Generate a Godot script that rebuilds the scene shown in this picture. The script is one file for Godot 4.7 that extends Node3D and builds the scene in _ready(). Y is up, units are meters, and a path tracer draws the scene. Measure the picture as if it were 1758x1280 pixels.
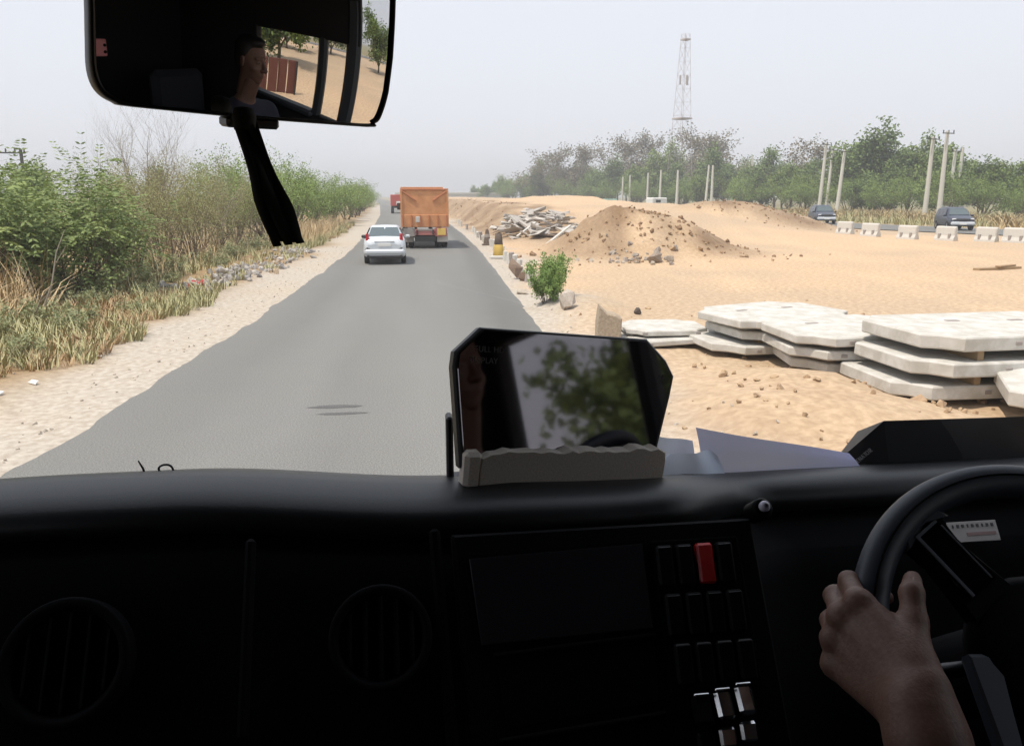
extends Node3D
# A truck cab on a two-lane road beside a highway construction site: x right, y up, the road runs along -z. Metres.

var rng := RandomNumberGenerator.new()
var M := {}
var names := {}
var big := FastNoiseLite.new()
var fine := FastNoiseLite.new()

# ------------------------------------------------------------------ mesh collector
class MB:
	var v := PackedVector3Array()
	var n := PackedVector3Array()
	var c := PackedColorArray()
	var uv := PackedVector2Array()
	var ix := PackedInt32Array()
	var col := Color.WHITE

	func vert(p: Vector3, nn: Vector3, t := Vector2.ZERO) -> int:
		v.append(p); n.append(nn); c.append(col); uv.append(t)
		return v.size() - 1

	# a flat convex face, turned so that it looks towards `out`
	func face(pts: Array, out: Vector3) -> void:
		var nn: Vector3 = (pts[2] - pts[0]).cross(pts[1] - pts[0])
		if nn.length_squared() < 1e-16 and pts.size() > 3:
			nn = (pts[3] - pts[0]).cross(pts[2] - pts[0])
		nn = nn.normalized()
		var flip := nn.dot(out) < 0.0
		if flip:
			nn = -nn
		var s := v.size()
		for p in pts:
			vert(p, nn)
		for i in range(1, pts.size() - 1):
			if flip:
				ix.append_array(PackedInt32Array([s, s + i + 1, s + i]))
			else:
				ix.append_array(PackedInt32Array([s, s + i, s + i + 1]))

	# a box with chamfered edges
	func box(at: Vector3, size: Vector3, bevel := 0.0, b := Basis.IDENTITY) -> void:
		var h := size * 0.5
		var e := minf(bevel, minf(h.x, minf(h.y, h.z)) * 0.98)
		var i := Vector3(h.x - e, h.y - e, h.z - e)
		for s in [-1.0, 1.0]:
			face([at + b * Vector3(s * h.x, i.y, i.z), at + b * Vector3(s * h.x, -i.y, i.z), at + b * Vector3(s * h.x, -i.y, -i.z), at + b * Vector3(s * h.x, i.y, -i.z)], b * Vector3(s, 0, 0))
			face([at + b * Vector3(i.x, s * h.y, i.z), at + b * Vector3(-i.x, s * h.y, i.z), at + b * Vector3(-i.x, s * h.y, -i.z), at + b * Vector3(i.x, s * h.y, -i.z)], b * Vector3(0, s, 0))
			face([at + b * Vector3(i.x, i.y, s * h.z), at + b * Vector3(-i.x, i.y, s * h.z), at + b * Vector3(-i.x, -i.y, s * h.z), at + b * Vector3(i.x, -i.y, s * h.z)], b * Vector3(0, 0, s))
		if e <= 0.0:
			return
		for s in [-1.0, 1.0]:
			for t in [-1.0, 1.0]:
				face([at + b * Vector3(s * h.x, t * i.y, i.z), at + b * Vector3(s * i.x, t * h.y, i.z), at + b * Vector3(s * i.x, t * h.y, -i.z), at + b * Vector3(s * h.x, t * i.y, -i.z)], b * Vector3(s, t, 0))
				face([at + b * Vector3(s * h.x, i.y, t * i.z), at + b * Vector3(s * i.x, i.y, t * h.z), at + b * Vector3(s * i.x, -i.y, t * h.z), at + b * Vector3(s * h.x, -i.y, t * i.z)], b * Vector3(s, 0, t))
				face([at + b * Vector3(i.x, s * h.y, t * i.z), at + b * Vector3(i.x, s * i.y, t * h.z), at + b * Vector3(-i.x, s * i.y, t * h.z), at + b * Vector3(-i.x, s * h.y, t * i.z)], b * Vector3(0, s, t))
				for u in [-1.0, 1.0]:
					face([at + b * Vector3(s * h.x, t * i.y, u * i.z), at + b * Vector3(s * i.x, t * h.y, u * i.z), at + b * Vector3(s * i.x, t * i.y, u * h.z)], b * Vector3(s, t, u))

	# rows of points, smooth; `out` tells roughly which side is outside at the middle of the sheet, or for closed shapes `flip`
	func grid(rows: Array, closed := false, flip := false) -> void:
		var h := rows.size()
		var w: int = rows[0].size()
		var s := v.size()
		for j in h:
			for i in w:
				var a: Vector3 = rows[j][(i + 1) % w] if (closed or i < w - 1) else rows[j][i]
				var b: Vector3 = rows[j][(i + w - 1) % w] if (closed or i > 0) else rows[j][i]
				var u: Vector3 = rows[mini(j + 1, h - 1)][i]
				var d: Vector3 = rows[maxi(j - 1, 0)][i]
				var nn := (a - b).cross(u - d)
				nn = nn.normalized() if nn.length_squared() > 1e-18 else Vector3.UP
				vert(rows[j][i], -nn if flip else nn, Vector2(float(i) / maxi(w - 1, 1), float(j) / maxi(h - 1, 1)))
		for j in h - 1:
			for i in (w if closed else w - 1):
				var p := s + j * w + i
				var q := s + j * w + (i + 1) % w
				var r := p + w
				var t := q + w
				if flip:
					ix.append_array(PackedInt32Array([p, q, t, p, t, r]))
				else:
					ix.append_array(PackedInt32Array([p, t, q, p, r, t]))

	# a tube through points; radii per point
	func tube(pts: Array, radii: Array, sides := 8, caps := true, flat := 1.0) -> void:
		var rows := []
		var up := Vector3.UP
		for j in pts.size():
			var d: Vector3 = (pts[mini(j + 1, pts.size() - 1)] - pts[maxi(j - 1, 0)]).normalized()
			if absf(d.dot(up)) > 0.95:
				up = Vector3.RIGHT
			var x := d.cross(up).normalized()
			var y := x.cross(d)
			up = y
			var row := []
			for k in sides:
				var a := TAU * k / sides
				row.append(pts[j] + (x * cos(a) + y * sin(a) * flat) * radii[j])
			rows.append(row)
		grid(rows, true, false)
		if caps:
			face(rows[0], pts[0] - pts[1])
			face(rows[-1], pts[-1] - pts[-2])

	# spun around an axis; profile of (radius, height)
	func lathe(at: Vector3, axis: Basis, prof: Array, sides := 20) -> void:
		var rows := []
		for p in prof:
			var row := []
			for k in sides:
				var a := TAU * k / sides
				row.append(at + axis * Vector3(cos(a) * p.x, p.y, sin(a) * p.x))
			rows.append(row)
		grid(rows, true, true)

	# an outline in a plane pushed along z; b carries the plane; edges chamfered by e
	func prism(poly: Array, depth: float, at: Vector3, b := Basis.IDENTITY, e := 0.0) -> void:
		var front := []
		var back := []
		var f2 := []
		var b2 := []
		var cen := Vector2.ZERO
		for p in poly:
			cen += p
		cen /= poly.size()
		var pk := PackedVector2Array(poly)
		var tri := Geometry2D.triangulate_polygon(pk)
		for p in poly:
			var q: Vector2 = p - (p - cen).normalized() * e
			front.append(at + b * Vector3(q.x, q.y, depth * 0.5))
			back.append(at + b * Vector3(q.x, q.y, -depth * 0.5))
			f2.append(at + b * Vector3(p.x, p.y, depth * 0.5 - e))
			b2.append(at + b * Vector3(p.x, p.y, -depth * 0.5 + e))
		for k in range(0, tri.size(), 3):
			face([front[tri[k]], front[tri[k + 1]], front[tri[k + 2]]], b.z)
			face([back[tri[k]], back[tri[k + 1]], back[tri[k + 2]]], -b.z)
		var area := 0.0
		for k in poly.size():
			var p: Vector2 = poly[k]
			var q: Vector2 = poly[(k + 1) % poly.size()]
			area += p.cross(q)
		for k in poly.size():
			var m := (k + 1) % poly.size()
			var p: Vector2 = poly[k]
			var q: Vector2 = poly[m]
			var oo := (b * Vector3((q - p).y, -(q - p).x, 0) * signf(area)).normalized()
			face([f2[k], f2[m], b2[m], b2[k]], oo)
			if e > 0.0:
				face([front[k], front[m], f2[m], f2[k]], oo + b.z)
				face([back[k], back[m], b2[m], b2[k]], oo - b.z)

	func turn() -> void:       # inside out
		for i in n.size():
			n[i] = -n[i]
		for i in range(0, ix.size(), 3):
			var k := ix[i + 1]
			ix[i + 1] = ix[i + 2]
			ix[i + 2] = k

	func mesh(uvs := false) -> ArrayMesh:
		var a := []
		a.resize(Mesh.ARRAY_MAX)
		a[Mesh.ARRAY_VERTEX] = v
		a[Mesh.ARRAY_NORMAL] = n
		a[Mesh.ARRAY_COLOR] = c
		if uvs:
			a[Mesh.ARRAY_TEX_UV] = uv
		a[Mesh.ARRAY_INDEX] = ix
		var m := ArrayMesh.new()
		m.add_surface_from_arrays(Mesh.PRIMITIVE_TRIANGLES, a)
		return m

# ------------------------------------------------------------------ distance field, meshed as surface nets
class Field:
	var o: Vector3
	var s: float
	var nx: int
	var ny: int
	var nz: int
	var d := PackedFloat32Array()

	func _init(lo: Vector3, hi: Vector3, cell: float) -> void:
		o = lo; s = cell
		nx = int((hi.x - lo.x) / cell) + 2
		ny = int((hi.y - lo.y) / cell) + 2
		nz = int((hi.z - lo.z) / cell) + 2
		d.resize(nx * ny * nz)
		d.fill(1.0)

	func put(i: int, e: float, k: float) -> void:
		var a := d[i]
		var h := maxf(k - absf(a - e), 0.0) / k
		d[i] = minf(a, e) - h * h * k * 0.25

	func capsule(a: Vector3, b: Vector3, ra: float, rb: float, k: float) -> void:
		var g := maxf(ra, rb) + k + 2.5 * s
		var lo := (a.min(b) - Vector3.ONE * g - o) / s
		var hi := (a.max(b) + Vector3.ONE * g - o) / s
		var ba := b - a
		var bb := maxf(ba.length_squared(), 1e-9)
		for z in range(clampi(int(lo.z), 0, nz - 1), clampi(int(hi.z) + 1, 0, nz)):
			for y in range(clampi(int(lo.y), 0, ny - 1), clampi(int(hi.y) + 1, 0, ny)):
				var i := (z * ny + y) * nx
				for x in range(clampi(int(lo.x), 0, nx - 1), clampi(int(hi.x) + 1, 0, nx)):
					var pa := o + Vector3(x, y, z) * s - a
					var h := clampf(pa.dot(ba) / bb, 0.0, 1.0)
					var e := (pa - ba * h).length() - ra - (rb - ra) * h
					if e < k + 2.0 * s:
						put(i + x, e, k)

	func egg(at: Vector3, b: Basis, r: Vector3, k: float) -> void:
		var g := maxf(r.x, maxf(r.y, r.z)) + k + 2.5 * s
		var lo := (at - Vector3.ONE * g - o) / s
		var hi := (at + Vector3.ONE * g - o) / s
		var inv := b.inverse()
		for z in range(clampi(int(lo.z), 0, nz - 1), clampi(int(hi.z) + 1, 0, nz)):
			for y in range(clampi(int(lo.y), 0, ny - 1), clampi(int(hi.y) + 1, 0, ny)):
				var i := (z * ny + y) * nx
				for x in range(clampi(int(lo.x), 0, nx - 1), clampi(int(hi.x) + 1, 0, nx)):
					var q := inv * (o + Vector3(x, y, z) * s - at)
					var k0 := (q / r).length()
					var k1 := (q / (r * r)).length()
					var e := k0 * (k0 - 1.0) / maxf(k1, 1e-6)
					if e < k + 2.0 * s:
						put(i + x, e, k)

	func to(mb: MB) -> void:
		var id := PackedInt32Array()
		id.resize(d.size())
		id.fill(-1)
		var dy := nx
		var dz := nx * ny
		var off := [0, 1, dy, dy + 1, dz, dz + 1, dz + dy, dz + dy + 1]
		var ed := [[0, 1], [2, 3], [4, 5], [6, 7], [0, 2], [1, 3], [4, 6], [5, 7], [0, 4], [1, 5], [2, 6], [3, 7]]
		for z in nz - 1:
			for y in ny - 1:
				for x in nx - 1:
					var i := (z * ny + y) * nx + x
					var a0 := d[i]
					if a0 > 3.0 * s:
						continue
					var neg := 0
					for k in 8:
						if d[i + off[k]] < 0.0:
							neg += 1
					if neg == 0 or neg == 8:
						continue
					var q := []
					for k in 8:
						q.append(d[i + off[k]])
					var sum := Vector3.ZERO
					var cnt := 0
					for e in ed:
						var a: float = q[e[0]]
						var b: float = q[e[1]]
						if (a < 0.0) != (b < 0.0):
							var t := a / (a - b)
							var pa := Vector3(e[0] & 1, (e[0] >> 1) & 1, e[0] >> 2)
							var pb := Vector3(e[1] & 1, (e[1] >> 1) & 1, e[1] >> 2)
							sum += pa.lerp(pb, t)
							cnt += 1
					var nn := Vector3(q[1] + q[3] + q[5] + q[7] - q[0] - q[2] - q[4] - q[6], q[2] + q[3] + q[6] + q[7] - q[0] - q[1] - q[4] - q[5], q[4] + q[5] + q[6] + q[7] - q[0] - q[1] - q[2] - q[3]).normalized()
					id[i] = mb.vert(o + (Vector3(x, y, z) + sum / cnt) * s, nn)
		for z in range(1, nz - 1):
			for y in range(1, ny - 1):
				for x in range(1, nx - 1):
					var i := (z * ny + y) * nx + x
					if id[i] < 0:
						continue
					var inside := d[i] < 0.0
					if inside != (d[i + 1] < 0.0):
						quad(mb, id[i], id[i - dy], id[i - dy - dz], id[i - dz], inside)
					if inside != (d[i + dy] < 0.0):
						quad(mb, id[i], id[i - dz], id[i - dz - 1], id[i - 1], inside)
					if inside != (d[i + dz] < 0.0):
						quad(mb, id[i], id[i - 1], id[i - 1 - dy], id[i - dy], inside)

	func quad(mb: MB, a: int, b: int, c: int, e: int, inside: bool) -> void:
		if a < 0 or b < 0 or c < 0 or e < 0:
			return
		if inside:
			mb.ix.append_array(PackedInt32Array([a, c, b, a, e, c]))
		else:
			mb.ix.append_array(PackedInt32Array([a, b, c, a, c, e]))

# ------------------------------------------------------------------ nodes
func numbered(called: String) -> String:
	var k: int = names.get(called, 0)
	names[called] = k + 1
	return called if k == 0 else "%s_%03d" % [called, k]

func tag(o: Node3D, label: String, category := "", group := "", kind := "") -> Node3D:
	if label: o.set_meta("label", label)
	if category: o.set_meta("category", category)
	if group: o.set_meta("group", group)
	if kind: o.set_meta("kind", kind)
	return o

func part(called: String, mb: MB, m: Material, parent: Node3D, uvs := false) -> MeshInstance3D:
	return part_mesh(called, mb.mesh(uvs), m, parent)

func part_mesh(called: String, mesh: Mesh, m: Material, parent: Node3D) -> MeshInstance3D:
	var o := MeshInstance3D.new()
	o.name = numbered(called) if parent == self else called
	o.mesh = mesh
	o.material_override = m
	o.cast_shadow = GeometryInstance3D.SHADOW_CASTING_SETTING_ON
	parent.add_child(o, true)
	return o

func thing(called: String, label: String, category: String, at := Vector3.ZERO, turn := 0.0, group := "") -> Node3D:
	var o := Node3D.new()
	o.name = numbered(called)
	add_child(o, true)
	o.position = at
	o.rotation.y = turn
	tag(o, label, category, group)
	return o

func copy_of(o: Node3D, label: String) -> Node3D:
	var r: Node3D = o.duplicate()
	r.name = numbered(String(o.name).rstrip("0123456789").trim_suffix("_"))
	add_child(r, true)
	r.set_meta("label", label)
	return r

func setting(called: String, mb: MB, m: Material, uvs := false) -> MeshInstance3D:
	var o := part(called, mb, m, self, uvs)
	o.set_meta("kind", "structure")
	return o

# ------------------------------------------------------------------ materials
func lin(r: float, g: float, b: float) -> Color:
	return Color(r, g, b).linear_to_srgb()

func mat(key: String, c: Color, rough := 0.8, metal := 0.0) -> StandardMaterial3D:
	var m := StandardMaterial3D.new()
	m.albedo_color = c
	m.roughness = rough
	m.metallic = metal
	M[key] = m
	return m

func noise_img(sd: int, freq: float, oct: int, size := 512) -> Image:
	var f := FastNoiseLite.new()
	f.noise_type = FastNoiseLite.TYPE_SIMPLEX_SMOOTH
	f.seed = sd
	f.frequency = freq
	f.fractal_octaves = oct
	f.fractal_gain = 0.62
	return f.get_seamless_image(size, size)

# mottled texture between two greys or colours, from a noise
func mottled(sd: int, freq: float, oct: int, lo: Color, hi: Color, gain := 1.6, size := 512) -> ImageTexture:
	var src := noise_img(sd, freq, oct, size).get_data()
	var lut := PackedByteArray()
	for i in 256:
		var t := clampf((i / 255.0 - 0.5) * gain + 0.5, 0, 1)
		var k := lo.lerp(hi, t)
		lut.append(k.r8); lut.append(k.g8); lut.append(k.b8)
	var out := PackedByteArray()
	out.resize(size * size * 3)
	for i in size * size:
		var g := src[i] * 3
		out[i * 3] = lut[g]; out[i * 3 + 1] = lut[g + 1]; out[i * 3 + 2] = lut[g + 2]
	return ImageTexture.create_from_image(Image.create_from_data(size, size, false, Image.FORMAT_RGB8, out))

func relief(sd: int, freq: float, oct: int, strength: float, size := 512) -> ImageTexture:
	var im := noise_img(sd, freq, oct, size)
	im.convert(Image.FORMAT_RGBA8)
	im.bump_map_to_normal_map(strength)
	return ImageTexture.create_from_image(im)

func surface(m: StandardMaterial3D, tex: Texture2D, nrm: Texture2D, scale: float, depth := 1.0, world := true) -> StandardMaterial3D:
	m.uv1_triplanar = true
	m.uv1_world_triplanar = world
	m.uv1_scale = Vector3.ONE * scale
	if tex: m.albedo_texture = tex
	if nrm:
		m.normal_enabled = true
		m.normal_texture = nrm
		m.normal_scale = depth
	return m

func make_materials() -> void:
	var grain := mottled(3, 0.03, 5, Color(0.82, 0.80, 0.78), Color(1, 1, 1))
	var dust := mottled(4, 0.11, 4, Color(0.88, 0.87, 0.86), Color(1, 1, 1), 1.4)
	var speck := mottled(5, 0.11, 3, Color(0.78, 0.78, 0.78), Color(1, 1, 1), 2.0)
	var clods := relief(7, 0.035, 5, 9.0)
	var grit := relief(9, 0.15, 3, 4.0)
	M.speck = speck
	M.grain = grain
	M.clods = clods
	M.grit = grit
	var m := mat("soil", Color.WHITE, 0.95)
	m.vertex_color_use_as_albedo = true
	surface(m, mottled(6, 0.05, 5, Color(0.86, 0.84, 0.82), Color(1, 1, 1), 1.7), clods, 0.21, 0.09)
	m = mat("asphalt", Color.WHITE, 0.85)
	m.vertex_color_use_as_albedo = true
	surface(m, speck, grit, 0.7, 0.35)
	m = mat("concrete", lin(0.58, 0.57, 0.54), 0.9)
	surface(m, mottled(12, 0.008, 5, Color(0.88, 0.87, 0.85), Color(1, 1, 1)), grit, 0.6, 0.25)
	m = mat("rubble", Color.WHITE, 0.95)
	m.vertex_color_use_as_albedo = true
	surface(m, grain, grit, 1.1, 0.6)
	m = mat("whitewash", lin(0.70, 0.68, 0.63), 0.85)
	surface(m, speck, grit, 0.8, 0.3)
	m = mat("leaf", Color.WHITE, 0.75)
	m.vertex_color_use_as_albedo = true
	m.backlight_enabled = true
	m.backlight = Color(0.7, 0.7, 0.7)
	m.cull_mode = BaseMaterial3D.CULL_DISABLED
	m = mat("dry", Color.WHITE, 0.9)
	m.vertex_color_use_as_albedo = true
	m.cull_mode = BaseMaterial3D.CULL_DISABLED
	m.backlight_enabled = true
	m.backlight = Color(0.3, 0.3, 0.3)
	m = mat("bark", lin(0.17, 0.13, 0.09), 0.95)
	surface(m, grain, clods, 1.5, 0.8, false)
	mat("bark_pale", lin(0.30, 0.26, 0.21), 0.95)
	mat("pole", lin(0.58, 0.56, 0.50), 0.9)
	mat("steel", lin(0.45, 0.40, 0.39), 0.7)
	mat("dark_steel", lin(0.05, 0.05, 0.05), 0.6, 0.3)
	mat("rubber", lin(0.012, 0.012, 0.013), 0.8)
	mat("black_gap", lin(0.01, 0.01, 0.01), 0.9)
	m = mat("silver_paint", lin(0.60, 0.64, 0.68), 0.3, 0.15)
	m.clearcoat_enabled = true; m.clearcoat = 0.5
	m = mat("navy_paint", lin(0.018, 0.026, 0.050), 0.3, 0.2)
	m.clearcoat_enabled = true; m.clearcoat = 0.7
	mat("car_glass", lin(0.09, 0.12, 0.13), 0.08)
	mat("dark_glass", lin(0.012, 0.014, 0.018), 0.06)
	mat("lamp_red", lin(0.45, 0.02, 0.03), 0.25)
	mat("lamp_clear", lin(0.6, 0.6, 0.62), 0.15)
	mat("chrome", lin(0.7, 0.7, 0.7), 0.18, 1.0)
	mat("wheel_rim", lin(0.45, 0.45, 0.47), 0.35, 0.6)
	m = mat("orange_paint", lin(0.64, 0.31, 0.14), 0.65)
	surface(m, mottled(21, 0.006, 4, Color(0.90, 0.87, 0.84), Color(1, 1, 1), 1.2), null, 0.5, 1.0, false)
	mat("orange_dark", lin(0.44, 0.17, 0.08), 0.7)
	mat("rose_paint", lin(0.42, 0.16, 0.14), 0.7)
	mat("yellow_paint", lin(0.70, 0.48, 0.12), 0.6)
	mat("yellow_worn", lin(0.50, 0.34, 0.08), 0.8)
	mat("cone_brown", lin(0.12, 0.09, 0.07), 0.8)
	mat("dust_grey", lin(0.30, 0.27, 0.25), 0.85)
	mat("white_paint", lin(0.72, 0.72, 0.70), 0.5)
	mat("red_cloth", lin(0.48, 0.04, 0.06), 0.9)
	mat("red_paint", lin(0.45, 0.08, 0.06), 0.6)
	mat("timber", lin(0.33, 0.23, 0.13), 0.9)
	mat("rust_sheet", lin(0.16, 0.06, 0.045), 0.8)
	mat("green_net", lin(0.25, 0.42, 0.36), 0.9)
	# the cab
	m = mat("dash", lin(0.0035, 0.004, 0.005), 0.42)
	surface(m, null, relief(31, 0.2, 2, 2.0, 256), 6.0, 0.12, false)
	m = mat("dash_front", lin(0.0035, 0.0035, 0.004), 0.8)
	m.metallic_specular = 0.15
	mat("dash_matt", lin(0.004, 0.004, 0.005), 0.75).metallic_specular = 0.2
	mat("dash_gap", lin(0.003, 0.003, 0.003), 0.9).metallic_specular = 0.2
	mat("screen_dark", lin(0.016, 0.016, 0.020), 0.3)
	mat("gloss_black", lin(0.004, 0.004, 0.005), 0.03)
	mat("display_black", lin(0.18, 0.17, 0.18), 0.04, 1.0)
	mat("switch_black", lin(0.006, 0.006, 0.007), 0.45).metallic_specular = 0.2
	mat("switch_red", lin(0.55, 0.012, 0.012), 0.4)
	mat("print_white", lin(0.55, 0.55, 0.55), 0.6)
	mat("print_grey", lin(0.10, 0.10, 0.10), 0.6)
	mat("wheel_leather", lin(0.030, 0.036, 0.048), 0.45)
	mat("wheel_grey", lin(0.10, 0.11, 0.13), 0.5)
	mat("mirror_glass", lin(0.66, 0.66, 0.66), 0.01, 1.0)
	mat("housing", lin(0.012, 0.012, 0.014), 0.45)
	m = mat("foam", lin(0.82, 0.75, 0.67), 0.95)
	m.backlight_enabled = true
	m.backlight = Color(0.7, 0.66, 0.6)
	surface(m, dust, null, 5.0, 0.4, false)
	m = mat("paper_lilac", lin(0.54, 0.54, 0.84), 0.8)
	m.backlight_enabled = true
	m.backlight = Color(0.7, 0.7, 0.7)
	m.cull_mode = BaseMaterial3D.CULL_DISABLED
	m = mat("paper_blue", lin(0.66, 0.74, 0.90), 0.6)
	m.backlight_enabled = true
	m.backlight = Color(0.7, 0.7, 0.7)
	m.cull_mode = BaseMaterial3D.CULL_DISABLED
	mat("carton", lin(0.010, 0.010, 0.012), 0.5)
	mat("sticker", lin(0.62, 0.57, 0.54), 0.7)
	mat("sticker_red", lin(0.45, 0.30, 0.28), 0.7)
	mat("knob_white", lin(0.70, 0.66, 0.78), 0.35)
	mat("cab_lining", lin(0.022, 0.021, 0.021), 0.9)
	mat("cab_trim", lin(0.05, 0.055, 0.06), 0.6)
	mat("seat_cloth", lin(0.03, 0.03, 0.035), 0.95)
	m = mat("skin", lin(0.215, 0.12, 0.085), 0.55)
	m.subsurf_scatter_enabled = true
	m.subsurf_scatter_strength = 0.15
	surface(m, mottled(41, 0.03, 4, Color(0.86, 0.82, 0.80), Color(1, 1, 1)), relief(43, 0.09, 3, 3.0, 256), 9.0, 0.25, false)
	mat("nail", lin(0.33, 0.19, 0.14), 0.35)
	mat("hair", lin(0.012, 0.010, 0.009), 0.6)
	mat("shirt", lin(0.035, 0.035, 0.05), 0.95)
	mat("trousers", lin(0.02, 0.022, 0.03), 0.95)
	mat("eye_white", lin(0.22, 0.19, 0.17), 0.5)
	mat("tassel", lin(0.008, 0.009, 0.008), 0.95).cull_mode = BaseMaterial3D.CULL_DISABLED
	mat("phone_pink", lin(0.55, 0.20, 0.20), 0.5)
	m = mat("pane", Color(1, 1, 1, 0.04), 0.0)
	m.transparency = BaseMaterial3D.TRANSPARENCY_ALPHA

# ------------------------------------------------------------------ ground
func along(t: Array, z: float) -> float:        # value of a polyline [[z, x], ...], z falling
	if z >= t[0][0]: return t[0][1]
	for i in t.size() - 1:
		if z >= t[i + 1][0]:
			var k: float = (z - t[i][0]) / (t[i + 1][0] - t[i][0])
			return lerpf(t[i][1], t[i + 1][1], k)
	return t[-1][1]

const ROAD_L := [[0.0, -4.45], [-8.4, -4.2], [-16.5, -3.65], [-28.0, -3.2], [-42.0, -2.85], [-74.0, -2.8], [-119.0, -3.4], [-250.0, -7.0], [-400.0, -13.0], [-900.0, -38.0]]
const ROAD_R := [[0.0, 2.3], [-8.4, 2.6], [-17.7, 3.05], [-26.0, 3.4], [-40.0, 4.0], [-59.0, 4.5], [-78.0, 4.7], [-119.0, 4.2], [-250.0, 0.5], [-400.0, -5.5], [-900.0, -30.0]]
# the other carriageway: centre x at z
const OTHER := [[60.0, 66.0], [-8.0, 61.0], [-40.0, 50.5], [-58.0, 44.3], [-75.0, 39.6], [-95.0, 36.0], [-140.0, 33.0], [-300.0, 33.0]]

func ss(a: float, b: float, x: float) -> float:
	var t := clampf((x - a) / (b - a), 0.0, 1.0)
	return t * t * (3.0 - 2.0 * t)

func heap(x: float, z: float, cx: float, cz: float, rx: float, rz: float, h: float) -> float:
	var a := (x - cx) / rx
	var b := (z - cz) / rz
	var r := sqrt(a * a + b * b) + fine.get_noise_2d(x * 9.0, z * 9.0) * 0.16 + fine.get_noise_2d(x * 40.0, z * 40.0) * 0.07
	return h * (1.0 - ss(0.12, 1.0, r))

func ground(x: float, z: float) -> float:
	var l := along(ROAD_L, z)
	var r := along(ROAD_R, z)
	if x > l and x < r:
		return lerpf(-0.05, -0.012, ss(0.5, 0.0, minf(x - l, r - x)))
	if x <= l:
		var d := l - x
		var rough := ss(1.2, 4.0, d)
		return -0.012 - 0.03 * ss(0.0, 1.0, d) + rough * (0.16 + 0.12 * fine.get_noise_2d(x * 8.0, z * 8.0) + 0.25 * big.get_noise_2d(x * 2.0, z * 2.0)) + fine.get_noise_2d(x * 30.0, z * 30.0) * 0.012 * ss(0.0, 0.4, d)
	var d := x - r
	var far := ss(22.0, 31.0, x)
	var e := ss(0.1, 1.6, d)
	var h := -0.012 - 0.02 * ss(0.0, 0.5, d)
	h += e * (0.05 + 0.08 * fine.get_noise_2d(x * 5.0, z * 5.0) + (0.045 * fine.get_noise_2d(x * 26.0, z * 26.0) + 0.02 * fine.get_noise_2d(x * 70.0, z * 70.0)) * (1.0 - 0.85 * ss(-14.0, -22.0, z)) + 0.14 * big.get_noise_2d(x * 2.5, z * 2.5)) * (1.0 - 0.6 * far)
	# loose bank in front of the panels
	h += heap(x, z, 4.9, -8.4, 2.5, 3.0, 0.36)
	h += heap(x, z, 5.3, -10.3, 1.7, 1.3, 0.16)
	h += heap(x, z, 4.3, -19.0, 1.6, 3.6, 0.30)
	# spoil heaps and the unfinished embankment
	h += heap(x, z, 11.7, -37.4, 5.6, 5.2, 1.72)
	h += heap(x, z, 9.9, -39.5, 3.6, 4.0, 0.8)
	h += heap(x, z, 29.2, -62.5, 8.5, 5.0, 1.35)
	h += heap(x, z, 34.0, -66.0, 4.0, 4.0, 0.9)
	var top := ss(-40.0, -74.0, z) * (1.0 - ss(-300.0, -340.0, z))
	var side := ss(1.5, 4.6, d) * (1.0 - ss(23.0, 33.0, x + (z + 60.0) * 0.03))
	h += 2.05 * top * side * (1.0 + 0.15 * fine.get_noise_2d(x * 2.0, z * 2.0))
	h += heap(x, z, 20.0, -104.0, 9.0, 12.0, 0.75)
	# the other carriageway lies on a low flat strip
	var o := absf(x - along(OTHER, z))
	if z < 70.0:
		h = lerpf(h, -0.03, 1.0 - ss(6.0, 9.5, o))
	return h

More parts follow.
